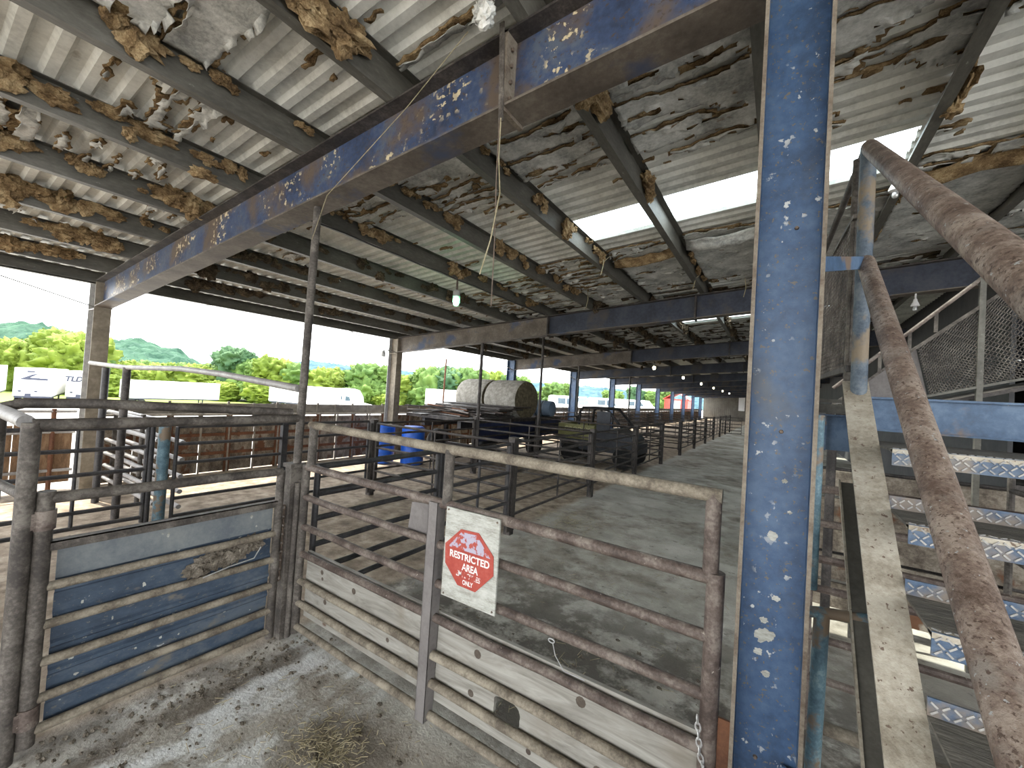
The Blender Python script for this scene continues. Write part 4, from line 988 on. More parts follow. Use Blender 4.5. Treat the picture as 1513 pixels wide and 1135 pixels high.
# fences under and behind the stair
T = thing('stub_gate', 'turquoise pipe post with a rusty gate, right of the blue column under the stair', 'gate', (0.15, 1.97, 0))
m = MB(); m.tube([(0.15,1.97,0),(0.168,1.97,1.255)], 0.025, 12); part('post', m, 'turquoise_pipe', T)
m = MB(); m.tube([(0.10,1.96,1.238),(0.168,1.97,1.25),(0.34,1.98,1.27)], 0.020, 10); part('top_pipe', m, 'turquoise_pipe', T)
for z in (0.82,0.62,0.18):
    m = MB(); m.tube([(0.165,1.99,z),(1.5,2.02,z+0.02)], 0.024, 10); part('rail', m, 'tan_dust_pipe', T)
panel('pen_fence', 'brown pipe fence seen through the stair treads, right of the blue column', 'fence', (0.20,3.2,0), (3.4,3.3,0), [1.53,1.32,1.10,0.92,0.62,0.38,0.12], 0.024, 'rusty_pipe', mids=(0.35,0.7))
T = thing('board_fence', 'brown board fence behind the pipe rails under the stair', 'fence', (0.3, 5.15, 0))
for i in range(5):
    m = MB(); m.bx(0.2,4.6,5.14,5.165,0.12+0.27*i,0.36+0.27*i); part('board', m, 'wall_board', T, smooth=False)
for x in (0.25,1.7,3.2,4.55):
    m = MB(); m.bx(x-0.05,x+0.05,5.17,5.25,0,1.5); part('post', m, 'dark_rust_pipe', T, smooth=False)
panel('pen_fence', 'dark pipe fence farther back beneath the catwalk on the right', 'fence', (0.45,6.6,0), (4.6,6.7,0), ZP, 0.022, 'dark_rust_pipe', mids=(0.33,0.66))
panel('pen_fence', 'grey pipe fence at the far right seen between the upper treads', 'fence', (1.6,2.9,0), (1.5,4.7,0), [1.72,1.5,1.25,1.0,0.7,0.4], 0.022, 'dusty_pipe', mids=(0.5,))

# white ceramic lamp holder by the stair
def holder(x, y, z, top, label):
    T = thing('lamp_holder', label, 'lamp', (x, y, z), 'bare lamp holders')
    m = MB(); m.lathe((x,y,z), [(0.022,0.0),(0.024,-0.03),(0.034,-0.05),(0.048,-0.085),(0.050,-0.10),(0.030,-0.105)], 16); part('socket', m, 'white_ceramic', T)
    m = MB(); m.lathe((x,y,z), [(0.014,-0.10),(0.020,-0.115),(0.026,-0.135),(0.024,-0.155),(0.012,-0.168)], 14); part('bulb', m, 'alloy', T)
    m = MB(); m.tube([(x,y,z),(x,y,top)], 0.01, 8); part('stem', m, 'white_ceramic', T)
holder(0.81, 4.93, 4.16, zr(0.81)-0.01, 'white ceramic lamp holder with a dead bulb above the stair handrail')
holder(1.55, 7.85, zb(1.55)-0.08, zb(1.55), 'pale lamp holder hanging behind the catwalk ramp')
# ------------------------------------------------------------------ lamps down the barn
def lamp(y, mt, label, big=False, stem=True):
    x, z = -4.27, 3.42; s = 1.0 if big else 1.25
    T = thing('pendant_lamp', label, 'lamp', (x, y, z), 'lamps hanging down the barn')
    m = MB(); m.tube([(x,y,z+0.11),(x,y,zt(x)+0.02)], 0.016, 8); part('stem', m, 'rusty_pipe', T)
    m = MB(); m.lathe((x,y,z), [(0.030,0.13),(0.055,0.12),(0.058,0.03),(0.045,0.02)], 14); part('housing', m, 'galvanized', T)
    m = MB(); m.lathe((x,y,z), [(0.030,0.02),(0.044*s,0.0),(0.046*s,-0.06),(0.034*s,-0.10),(0.012,-0.115)], 16); part('globe', m, mt, T, label='glowing glass globe')
    if big:
        m = MB()
        for k in range(6):
            a = k*math.pi/3; c, q = math.cos(a), math.sin(a)
            m.tube([(x+0.056*c,y+0.056*q,z+0.03),(x+0.058*c,y+0.058*q,z-0.06),(x+0.030*c,y+0.030*q,z-0.125)], 0.003, 5)
        part('guard', m, 'galvanized', T)
lamp(4.80, 'lamp_green', 'caged lamp glowing green in the bay past the big blue rafter', True)
for i in range(6): lamp(16.95+6.05*i, 'lamp_warm', '%s warm glowing lamp down the barn, counted away from the green one' % ORD[i])
T = thing('strip_light', 'white strip light glowing near the far end wall', 'lamp', (-7.0,61,3.45))
m = MB(); m.bx(-8.1,-5.9,60.9,61.1,3.52,3.60); part('housing', m, 'white_ceramic', T, smooth=False)
m = MB(); m.bx(-8.05,-5.95,60.93,61.07,3.44,3.52); part('tube', m, 'tube_white', T, smooth=False)
m = MB(); m.bx(-7.02,-6.98,60.98,61.02,3.6,zr(-7)); part('hanger', m, 'galvanized', T, smooth=False)
# wires, strings, cable
xc = PX[min(range(len(PX)), key=lambda i: abs(PX[i]+4.27))]
m = MB(); m.tube([(xc+0.012,2.0+0.4*i,zt(xc)-0.012-0.01*(i%2)) for i in range(15)], 0.008, 6)
single('cable', m, 'tyre', 'black cable clipped under the purlin that carries the green lamp', 'cable')
T = thing('hanging_strap', 'rusty flat strap and loose wires hanging from the big blue rafter', 'strap', (-1.31,1.72,2.4))
m = MB(); m.bar((-1.335,1.722,4.0),(-1.30,1.722,3.44),0.03,0.006,(0,1,0)); part('strap', m, 'dusty_pipe', T, smooth=False)
m = MB(); m.tube([(-1.30,1.72,3.46),(-1.305,1.73,3.25),(-1.275,1.72,3.05),(-1.31,1.71,2.80),(-1.36,1.70,2.62)], 0.004, 5); part('wire', m, 'straw', T)
m = MB(); m.tube([(-1.31,1.72,3.45),(-1.30,1.715,3.1),(-1.29,1.72,2.8),(-1.285,1.72,2.45)], 0.0035, 5); part('wire', m, 'rust_chain', T)
m = MB(); m.tube([(-1.52,1.66,3.98),(-2.0,1.68,3.73),(-2.83,1.70,3.36),(-3.16,1.80,3.12),(-3.7,2.1,2.95)], 0.0025, 5)
single('string', m, 'straw', 'thin pale string slanting down across the blue rafter to the slim pole', 'string')
for i, (x, y, l) in enumerate(((-3.0,6.9,0.35),(-2.15,5.4,0.3),(-1.2,6.9,0.28),(-0.55,7.70,0.32))):
    m = MB(); z = zr(x)-0.06; m.tube([(x,y,z),(x+0.02,y+0.01,z-l*0.5),(x-0.01,y,z-l)], 0.006, 5); m.tube([(x+0.02,y,z-l*0.4),(x+0.09,y+0.03,z-l*0.15)], 0.004, 5)
    single('hanging_scrap', m, 'straw', 'straw coloured string of debris dangling %s' % ('near the green lamp','by the left end of the skylight','right of the skylight strip','over the second rafter')[i], 'debris')
# poles between floor and rafters
for i, (x, y, ztop) in enumerate(((-6.10,7.92,zb(-6.1)),(-5.35,9.6,zt(-5.35)),(-6.2,13.95,zb(-6.2)),(-6.15,20.0,zb(-6.15)))):
    m = MB(); m.tube([(x,y,0),(x,y,ztop)], 0.035 if i else 0.04, 10)
    single('support_pole', m, 'dark_rust_pipe', ('dark pole under the second rafter, in front of the round bales','dark pole standing just right of the round bales','dark pole under the third rafter, right of the barrel','dark pole under the fourth rafter, farthest of the dark poles')[i], 'pole', 'support poles')
m = MB(); m.tube([(-10.3,11.2,0),(-10.25,11.2,3.1)], 0.03, 8); single('support_pole', m, 'wall_rust', 'thin rusty pole outside the wall, left of the round bales', 'pole')
# flood lamp on the second wall column
T = thing('flood_lamp', 'small grey flood lamp on a bracket at the head of the second wall column', 'lamp', (-9.55,7.75,2.85))
m = MB(); m.bx(-9.55,-9.30,7.74,7.78,2.97,3.01); part('bracket', m, 'galvanized', T, smooth=False)
m = MB(); m.lathe((-9.50,7.74,2.89), [(0.06,-0.08),(0.07,0.0),(0.04,0.09)], 12); part('head', m, 'galvanized', T)
# ------------------------------------------------------------------ flatbed with bales and scrap
T = thing('flatbed_wagon', 'dark navy flatbed wagon under the round bales', 'wagon', (-7.6,10.4,0))
m = MB(); m.bx(-8.9,-6.32,8.2,12.9,1.18,1.27); part('deck', m, 'dark_rust_pipe', T, smooth=False)
m = MB(); m.bx(-6.36,-6.31,8.2,12.9,0.72,1.18); part('side_board', m, 'navy_side', T, smooth=False)
for x in (-8.55,-6.75):
    for y in (9.2,11.9):
        m = MB(); m.lathe((x-0.11,y,0.40), [(0.20,0.0),(0.38,0.0),(0.40,0.03),(0.40,0.19),(0.38,0.22),(0.20,0.22)], 20, 'x'); part('wheel', m, 'tyre', T)
for x in (-8.3,-7.0):
    m = MB(); m.bx(x-0.06,x+0.06,8.3,12.8,0.95,1.18); part('frame_beam', m, 'dark_pipe', T, smooth=False)
for y in (9.2,11.9):
    m = MB(); m.bx(-8.6,-6.6,y-0.05,y+0.05,0.36,0.46); m.bx(-8.3,-8.2,y-0.05,y+0.05,0.4,0.97); m.bx(-7.1,-7.0,y-0.05,y+0.05,0.4,0.97); part('axle', m, 'dark_pipe', T, smooth=False)
def bale(c, ln, r, label):
    a = Vector((1,-0.12,0)).normalized(); T = thing('hay_bale', label, 'hay bale', (c[0], c[1], c[2]-r), 'round bales on the wagon')
    s = a.cross(Vector((0,0,1))).normalized(); u = Vector((0,0,1)); m = MB(); n = 40; prof = []
    for i in range(13):
        t = -1+2*i/12; e = abs(t); prof.append((t*ln/2, r*(1-0.05*max(0,(e-0.8)/0.2)**2)))
    for i, (h, rr) in enumerate(prof):
        for k in range(n):
            th = 2*math.pi*k/n; q = rr*(1+0.015*noise.noise(Vector((math.cos(th)*3,math.sin(th)*3,h*4))))
            zz = math.sin(th)*q
            if zz < -r*0.93: zz = -r*0.93
            m.v.append(Vector(c)+a*h+s*math.cos(th)*q+u*zz)
    for i in range(12):
        for k in range(n): k2 = (k+1) % n; m.f.append((i*n+k, i*n+k2, (i+1)*n+k2, (i+1)*n+k))
    part('net_wrap', m, 'bale_net', T)
    for sg in (-1,1):
        m = MB(); m.v.append(Vector(c)+a*sg*(ln/2+0.015))
        for j in range(1,5):
            for k in range(n):
                th = 2*math.pi*k/n; q = r*0.955*j/4
                m.v.append(Vector(c)+a*sg*(ln/2+0.012*noise.noise(Vector((j*2.2,math.cos(th)*j*2,math.sin(th)*j*2)))-(0.01 if j == 4 else 0))+s*math.cos(th)*q+u*max(math.sin(th)*q,-r*0.93))
        for k in range(n):
            k2 = (k+1) % n; m.f.append((0,1+k,1+k2))
            for j in range(3): m.f.append((1+j*n+k, 1+(j+1)*n+k, 1+(j+1)*n+k2, 1+j*n+k2))
        part('cut_face', m, 'bale_hay', T, label='brown cut face of the bale')
bale((-7.02,10.75,1.80), 1.25, 0.60, 'round hay bale with dark cut face toward the aisle, right of two on the wagon')
bale((-8.34,10.90,1.80), 1.22, 0.60, 'round net-wrapped hay bale behind the dark pole, left of two on the wagon')
T = thing('plastic_barrel', 'grey blue barrel lying on its side behind the bales', 'barrel', (-6.85,12.5,1.27))
m = MB(); c = Vector((-6.85,12.45,1.545)); m.lathe(c, [(0.20,-0.44),(0.265,-0.42),(0.275,-0.2),(0.285,-0.19),(0.275,-0.17),(0.275,0.17),(0.285,0.19),(0.275,0.2),(0.265,0.42),(0.20,0.44)], 24, 'x'); part('drum', m, 'barrel_greyblue', T)
m = MB(); m.lathe(c, [(0.284,0.10),(0.288,0.12),(0.284,0.14)], 24, 'x', False); m.lathe(c, [(0.284,-0.14),(0.288,-0.12),(0.284,-0.10)], 24, 'x', False); part('hoop', m, 'truck_dark', T)
for i, (x, y) in enumerate(((-8.55,7.15),(-7.95,7.62))):
    T = thing('plastic_barrel', ('bright blue barrel by the plank wall, left one of two','bright blue barrel in front of the wagon, right one of two')[i], 'barrel', (x,y,0))
    m = MB(); m.lathe((x,y,0), [(0.25,0),(0.29,0.02),(0.295,0.28),(0.305,0.30),(0.295,0.32),(0.295,0.62),(0.305,0.64),(0.295,0.66),(0.29,0.93),(0.26,0.96)], 24); part('drum', m, 'barrel_blue', T)
    m = MB(); m.lathe((x,y,0.955), [(0.24,0),(0.24,0.02),(0.22,0.022)], 24); part('lid', m, 'barrel_blue', T)
pr = None
for q in range(34):
    m = MB(); L = random.uniform(1.0,2.3); m.tube([(-L/2,0,0),(L/2,0,0)], random.uniform(0.016,0.026), 8)
    x, y = random.uniform(-8.0,-7.2), 8.45+0.045*q
    o = single('scrap_pipe', m, ('dark_rust_pipe','wall_rust','dark_rust_pipe','rusty_pipe')[q % 4], 'rusty scrap pipe lying in the heap on the wagon, left of the round bales', 'pipe', 'scrap pipes heaped on the wagon', origin=(0,0,0))
    o.location = (x, y, 1.30+0.045*(q % 5)); o.rotation_euler = (0, random.uniform(-0.05,0.05), random.gauss(0.1,0.45))
for q, (ang, z, y) in enumerate(((0.12,1.47,8.75),(-0.08,1.53,9.1),(0.05,1.59,9.35))):
    c = copy_tree(proto); c.location = (-8.95+0.1*q, y, z); c.rotation_euler = (R(-90), 0, ang); c.scale = (0.9,1,1)
    c['label'] = '%s pipe gate lying flat on the scrap heap, counted upward' % ORD[q]; c['group'] = 'gates on the scrap heap'
# ------------------------------------------------------------------ utility vehicle in the pens
T = thing('utility_vehicle', 'dark utility vehicle with an open cab and olive bed parked in the pens', 'vehicle', (-4.5,12.4,0))
vx, vy = -4.55, 12.4
m = MB(); m.bx(vx-1.2,vx+1.2,vy-0.62,vy+0.62,0.42,0.72); part('chassis', m, 'truck_dark', T, smooth=False)
m = MB(); m.bx(vx-1.25,vx-0.05,vy-0.68,vy-0.64,0.80,1.17); m.bx(vx-1.25,vx-0.05,vy+0.64,vy+0.68,0.80,1.17); m.bx(vx-1.25,vx-1.21,vy-0.66,vy+0.66,0.80,1.17); m.bx(vx-0.09,vx-0.05,vy-0.66,vy+0.66,0.80,1.17); m.bx(vx-1.25,vx-0.05,vy-0.66,vy+0.66,0.72,0.80)
bed = part('cargo_bed', m, 'olive_body', T, label='olive cargo bed', smooth=False)
m = MB(); m.prism([(0.35,0.72),(1.08,0.72),(1.10,0.86),(1.0,0.95),(0.45,1.12),(0.35,1.12)], 1.24, lambda u,v,w: (vx+u,vy+w,v)); part('hood', m, 'truck_dark', T, smooth=False)
fr = [(-0.62,1.14),(-0.58,1.60),(-0.48,1.70),(0.10,1.71),(0.30,1.66),(0.78,1.14)]
for sy in (-0.56,0.56):
    m = MB(); m.tube([(vx+u,vy+sy,v) for u, v in fr], 0.042, 8); m.tube([(vx+0.08,vy+sy,1.70),(vx+0.06,vy+sy,0.75)], 0.024, 8); m.tube([(vx-0.30,vy+sy,1.70),(vx-0.30,vy+sy,1.15)], 0.018, 8); part('cab_frame', m, 'tyre', T)
m = MB(); m.bx(vx-0.52,vx+0.30,vy-0.60,vy+0.60,1.67,1.74); part('roof', m, 'tyre', T, smooth=False)
m = MB(); m.bx(vx-0.02,vx+0.40,vy-0.62,vy-0.57,0.75,1.62); part('door', m, 'truck_dark', T, smooth=False)
m = MB(); m.bx(vx-0.05,vx+0.2,vy-0.5,vy+0.5,0.72,0.95); m.bx(vx-0.06,vx+0.03,vy-0.5,vy+0.5,0.9,1.35); part('seat', m, 'tyre', T, smooth=False)
for x in (-0.82,0.85):
    for y in (-0.60,0.60):
        m = MB(); m.lathe((vx+x,vy+y-0.11,0.31), [(0.15,0),(0.29,0.0),(0.31,0.03),(0.31,0.19),(0.29,0.22),(0.15,0.22)], 18, 'y'); part('wheel', m, 'tyre', T)
m = letters('ORODAY', 0.17, lambda u, v: (vx-0.62+u, vy-0.683, 1.02+v), 0.004, 0.85); sub('lettering', m, 'letter_yellow', bed, label='worn yellow letters', smooth=False)
# ------------------------------------------------------------------ end and side walls
m = MB()
for i in range(70):
    x = -9.6+0.27*i; m.add([(x,YE,0),(x+0.20,YE,0),(x+0.20,YE,4.9),(x,YE,4.9)],[(0,1,2,3)]); m.add([(x+0.20,YE,0),(x+0.235,YE+0.03,0),(x+0.235,YE+0.03,4.9),(x+0.20,YE,4.9)],[(0,1,2,3)]); m.add([(x+0.235,YE+0.03,0),(x+0.27,YE,0),(x+0.27,YE,4.9),(x+0.235,YE+0.03,4.9)],[(0,1,2,3)])
struct('wall_back', m, 'end_wall_metal')
m = MB(); m.bx(-4.9,-4.1,YE-0.05,YE-0.02,1.5,3.6); struct('doorway_glow_panel', m, 'white_paint')  # brightness of an open doorway painted as a pale panel
m = MB(); m.bx(9.2,9.3,2.5,YE,0,4.9); struct('wall_right', m, 'dark_metal_wall')
m = MB(); m.bx(2.6,2.65,8.3,60,0,4.5); struct('wall_inner', m, 'dark_metal_wall')
# ------------------------------------------------------------------ outside: trailers, vans, shed
def trailer(name, label, loc, rz, ln, h=2.75, cab=False, marks=None):
    T = thing(name, label, 'truck' if cab else 'trailer', (0,0,0), 'white trailers in the lot')
    m = MB(); m.bx(-ln,0,-1.28,1.28,1.15,1.15+h); box = part('box', m, 'white_paint', T, smooth=False)
    m = MB(); m.bx(-ln+0.1,-0.05,-1.2,1.2,0.95,1.15); part('frame', m, 'ink_grey', T, smooth=False)
    m = MB(); m.bx(0,0.04,-0.015,0.015,1.2,1.1+h); m.bx(0,0.03,-1.28,-1.2,1.15,1.15+h); m.bx(0,0.03,1.2,1.28,1.15,1.15+h)
    for y in (-0.75,-0.35,0.35,0.75): m.tube([(0.04,y,1.2),(0.04,y,1.1+h)], 0.02, 6)
    part('rear_doors', m, 'alloy', T, smooth=False)
    for q in ((0.02,0.06,-0.95,-0.75,1.55,1.7),(0.02,0.06,0.1,0.3,1.55,1.7),(0,0.06,-0.5,-0.1,1.0,1.4)):
        m = MB(); m.bx(*q); part('tail_lamp', m, 'ink_grey', T, smooth=False)
    for x in (-0.9,-2.1):
        for y in (-1.1,1.1):
            m = MB(); m.lathe((x,y-0.14,0.5), [(0.24,0),(0.46,0),(0.5,0.04),(0.5,0.24),(0.46,0.28),(0.24,0.28)], 18, 'y'); part('wheel', m, 'tyre', T)
            w = MB(); w.lathe((x,y-0.15,0.5), [(0.23,0.0),(0.23,0.30)], 14, 'y'); part('hub', w, 'alloy', T)
    for y in (-0.8,0.8):
        m = MB(); m.bx(-ln+2.2,-ln+2.35,y-0.07,y+0.07,0.0,1.0); part('landing_leg', m, 'ink_grey', T, smooth=False)
    if cab:
        X = -ln
        m = MB(); m.prism([(X-0.9,0.8),(X-0.9,3.5),(X-1.3,3.85),(X-2.4,3.6),(X-3.1,2.7),(X-3.2,1.9),(X-4.9,1.65),(X-5.1,0.7)], 2.4, lambda u,v,w: (u,w,v)); cb = part('cab', m, 'white_paint', T, smooth=False)
        m = MB()
        for s in (-1.215,1.215): m.prism([(X-2.0,2.1),(X-2.0,2.75),(X-2.75,2.7),(X-2.95,2.1)], 0.02, lambda u,v,w, s=s: (u,s+w,v)); m.prism([(X-1.2,2.2),(X-1.2,2.7),(X-1.45,2.7),(X-1.45,2.2)], 0.02, lambda u,v,w, s=s: (u,s+w,v))
        sub('side_window', m, 'window_tint', cb, smooth=False)
        for x in (X-1.0,X-2.1,X-4.2):
            for y in (-1.0,1.0):
                m = MB(); m.lathe((x,y-0.14,0.5), [(0.24,0),(0.46,0),(0.5,0.04),(0.5,0.24),(0.46,0.28),(0.24,0.28)], 18, 'y'); part('wheel', m, 'tyre', T)
        m = MB(); m.tube([(X-0.75,-0.9,0.9),(X-0.75,-0.9,3.7)], 0.07, 8); part('exhaust_stack', m, 'alloy', T)
        m = MB(); m.bx(X-1.6,X+0.4,-0.45,0.45,0.6,0.98); part('coupling', m, 'ink_grey', T, smooth=False)
    if marks == 'swoosh':
        m = MB(); m.prism([(-0.95,2.78),(-0.05,3.32),(0.30,3.38),(-0.25,2.98),(0.95,2.92),(0.95,2.74)], 0.03, lambda u,v,w: (0.05+w,u,v)); m.prism([(-0.45,3.50),(0.05,3.50),(0.05,3.64),(-0.45,3.64)], 0.03, lambda u,v,w: (0.05+w,u,v)); sub('logo', m, 'ink_grey', box, smooth=False)
    if marks and marks != 'swoosh':
        m = letters(marks, 0.75, lambda u, v: (0.065, u+0.2*v-0.62, 3.05+v), 0.03, 1.5); sub('lettering', m, 'ink_grey', box, smooth=False)
    T.location = (loc[0], loc[1], gz(loc[0], loc[1])+(loc[2] if len(loc) > 2 else 0)); T.rotation_euler = (0,0,rz); return T
trailer('semi_trailer', 'white semi trailer marked with a dark swoosh, rear doors toward the barn', (-62,8.15), R(-14), 13.5, marks='swoosh')
trailer('semi_trailer', 'white semi trailer lettered TLD, next to the nearest wall column', (-64,12.0), R(-12), 13.5, marks='TLD.')
trailer('semi_trailer', 'white semi trailer cut by the left edge of the picture', (-60,4.0), R(-10), 13.5)
trailer('semi_trailer', 'white semi trailer seen side-on, alone against the trees', (-84,20.0), R(-90), 12.5)
trailer('semi_truck', 'white semi truck with its cab toward the second wall column', (-66.5,34.0), R(-168), 13.0, 2.6, cab=True)
trailer('semi_trailer', 'white semi trailer far back, left of the round bales', (-54,54.5), R(-148), 10.0)
def van(label, x, y, rz):
    T = thing('parked_van', label, 'van', (0,0,0), 'white vans parked beyond the wall')
    b = MB().prism([(-2.6,0.35),(-2.6,2.15),(-2.3,2.3),(0.9,2.3),(1.7,1.45),(2.55,1.2),(2.65,0.35)], 1.95, lambda u,v,w: (u,w,v)); bd = part('body', b, 'white_paint', T, smooth=False)
    m = MB()
    for s in (-0.985,0.985): m.prism([(0.0,1.45),(0.0,2.05),(0.75,2.05),(1.3,1.45)], 0.02, lambda u,v,w, s=s: (u,s+w,v)); m.prism([(-1.2,1.45),(-1.2,2.05),(-0.2,2.05),(-0.2,1.45)], 0.02, lambda u,v,w, s=s: (u,s+w,v))
    m.add([(1.0,-0.85,2.2),(1.0,0.85,2.2),(1.68,0.9,1.5),(1.68,-0.9,1.5)],[(3,2,1,0)])
    sub('window', m, 'window_tint', bd, smooth=False)
    for xx in (-1.6,1.7):
        for yy in (-0.85,0.85):
            m = MB(); m.lathe((xx,yy-0.11,0.36), [(0.2,0),(0.34,0),(0.36,0.03),(0.36,0.19),(0.34,0.22),(0.2,0.22)], 16, 'y'); part('wheel', m, 'tyre', T)
    T.location = (x,y,gz(x,y)); T.rotation_euler = (0,0,rz)
for i, (x, y) in enumerate(((-17.8,39.0),(-17.2,48.5),(-16.6,59.0))): van('white parked van beyond the wall, %s from the left past the barrel' % ORD[i], x, y, R(-15+10*i % 20))
T = thing('red_shed', 'red shed outside beyond the far wall columns', 'shed', (-31,160,0))
zz = gz(-31,160); m = MB(); m.bx(-35,-27,156,166,zz,3.6); part('walls', m, 'red_paint', T, smooth=False)
m = MB(); m.prism([(-35.5,3.5),(-31,6.2),(-26.5,3.5),(-26.5,3.3),(-31,6.0),(-35.5,3.3)], 11, lambda u,v,w: (u,161+w,v)); part('roof', m, 'red_paint', T, smooth=False)
m = MB(); m.bx(-32.5,-29.5,155.9,156,zz,3.0); part('door', m, 'white_paint', T, smooth=False)
# ------------------------------------------------------------------ trees and hills
def nth(n):
    tens = ['','','twenty','thirty','forty','fifty','sixty']
    if n <= 20: return ORD[n-1]
    return tens[n//10][:-1]+'ieth' if n % 10 == 0 else tens[n//10]+'-'+ORD[n % 10-1]
def tree_proto(name, mt, seed, wide, shape):
    rnd = random.Random(seed); T = thing(name, 'tree', 'tree', (0,0,0), 'trees along the far side of the lot')
    m = MB(); m.tube([(0,0,-0.3),(0.03,0.02,0.25),(0,0.01,0.6)], [0.035,0.026,0.012], 8); part('trunk', m, 'bark', T)
    m = MB()
    for q in range(9):
        a = rnd.random()*6.28; t = rnd.random(); rr = wide*(0.20+0.22*rnd.random()); h = 0.26+0.55*t
        d = wide*0.36*math.sqrt(max(0.05, 1-(abs(h-0.45)/0.5)**2))*rnd.uniform(0.5,1.0)
        m.blob((math.cos(a)*d, math.sin(a)*d, h), (rr,rr,rr*0.8*shape), rnd.random()*40, 0.40, 3.6, 3)
    m.blob((0,0,0.5), (wide*0.36,wide*0.36,0.45), seed, 0.3, 2.6, 3)
    core = list(m.v)
    for q in range(7000):
        p = core[rnd.randrange(len(core))]; s = 0.008+0.011*rnd.random()
        d = Vector((rnd.gauss(0,1),rnd.gauss(0,1),rnd.gauss(0,1))).normalized(); e = d.orthogonal().normalized()
        c = p+Vector((rnd.gauss(0,0.018),rnd.gauss(0,0.018),rnd.gauss(0,0.018))); f = d.cross(e)
        m.add([c+e*s, c+f*s*0.6, c-e*s, c-f*s*0.6], [(0,1,2,3)])
    cr = part('crown', m, mt, T, smooth=False)
    for pg in cr.data.polygons: pg.use_smooth = True
    return T
protos = {'y': tree_proto('bushy_tree','leaf_yellow',3,0.9,1.0), 'g': tree_proto('leafy_tree','leaf_green',5,0.75,1.1), 'd': tree_proto('dense_tree','leaf_deep',8,0.8,1.1)}
used = set()
KIND = {'y': 'yellow green bushy tree', 'g': 'bright green leafy tree', 'd': 'deep green dense tree'}
TR = [(-147.8,8.5,6.3,'d'),(-139.7,11.4,5.9,'g'),(-129.7,15.5,7.0,'y'),(-134.7,19.4,6.7,'d'),(-124.1,21.5,9.2,'y'),(-122.1,25.3,4.2,'g'),(-120.5,28.8,3.9,'y'),(-123.7,32.6,4.6,'g'),
 (-116.2,34.0,3.9,'y'),(-116.3,37.5,4.6,'g'),(-113.3,40.7,4.3,'y'),(-112.6,43.4,4.9,'g'),(-111.6,46.4,8.6,'d'),(-104.2,48.9,6.8,'g'),(-99.5,49.6,7.0,'y'),(-98.0,52.9,6.6,'g'),
 (-99.4,59.3,5.0,'g'),(-91.7,59.5,5.5,'y'),(-92.5,66.2,5.2,'g'),(-83.0,65.1,7.5,'g'),(-82.4,70.4,5.4,'y'),(-79.5,74.6,5.5,'g'),(-74.1,75.7,7.9,'g'),(-71.2,80.0,7.7,'d'),(-67.0,82.7,8.3,'g'),
 (-65.1,88.8,7.6,'y'),(-60.8,93.9,7.4,'g'),(-54.8,107.5,6.4,'g'),(-53.0,111.0,6.3,'g'),(-47.7,136.0,5.6,'g'),(-44.3,150.1,7.1,'d'),(-39.7,153.1,6.4,'g'),(-39.2,177.4,8.0,'g')]
TR += [(x-9, y+1.5, h*0.55, 'y' if i % 2 else 'g') for i, (x, y, h, k) in enumerate(TR[:29]) if i % 2 == 0]
TR += [(TR[i][0]+6, TR[i][1]-0.5, -0.4+0.5*(i%3), 'y' if i % 3 else 'g') for i in range(3, 27, 2)]
for i, (x, y, ztop, k) in enumerate(sorted(TR, key=lambda t: t[1]/-t[0])):
    c = protos[k] if k not in used else copy_tree(protos[k]); used.add(k)
    b = gz(x, y); h = max(2.5, ztop-b); rv = random.Random(i)
    w = max(h, 6.5)*rv.uniform(0.9,1.15)
    c.location = (x, y, b); c.scale = (w, w, h/1.0); c.rotation_euler = (0,0,rv.random()*6.28)
    c['label'] = '%s, %s from the left in the tree line behind the lot' % (KIND[k], nth(i+1)); c['group'] = 'trees along the far side of the lot'
def ridge(name, pts, mt, depth, base, bump, step, blab):
    """a wooded ridge along pts (x, y, top z), sloping down toward and away from the barn"""
    P = [Vector(p) for p in pts]; line = []
    for a, b in zip(P, P[1:]):
        k = max(1, int((b-a).length/step)); line += [a.lerp(b, i/k) for i in range(k)]
    line.append(P[-1]); m = MB(); rows = 70
    for i, p in enumerate(line):
        out = Vector((p.x,p.y,0)).normalized()
        for j in range(rows+1):
            t = j/rows; off = (t-0.62)*depth; q = Vector((p.x,p.y,0))+out*off
            f = math.sin(min(1.0, t/0.62)*math.pi/2)**0.8 if t < 0.62 else math.cos((t-0.62)/0.38*math.pi/2)
            nzv = 1.3*noise.noise(Vector((q.x/bump/1.6,q.y/bump/1.6,1)))+1.1*noise.noise(Vector((q.x/bump*0.9,q.y/bump*0.9,5)))+0.5*noise.noise(Vector((q.x/bump*2.1,q.y/bump*2.1,9)))
            z = base+(p.z-base)*f + nzv*bump*0.42*min(1,f*3); m.v.append(Vector((q.x,q.y,z)))
    for i in range(len(line)-1):
        for j in range(rows): a = i*(rows+1)+j; m.f.append((a, a+1, a+rows+2, a+rows+1))
    o = single(name, m, mt, blab, 'woodland', kind='stuff', smooth=False); return o
ridge('hill_woodland', [(-520,-90,15),(-463,-28,18.9),(-415,3,19.5),(-387,22,20.1),(-368,34,20.8),(-358,40,22.6),(-348,47,22.9),(-336,55,19.0),(-326,61,18.5),(-315,69,15.6),(-304,76,18.3),(-292,83.5,14.6),(-284,89,13.3),(-276,94,8.2),(-268,99.6,5.0),(-258,106,4.6),(-239,118,3.4),(-220,130,2.0)],
      'forest_canopy', 150, -5, 5.5, 2.6, 'deep green wooded hill at the left behind the tree line')
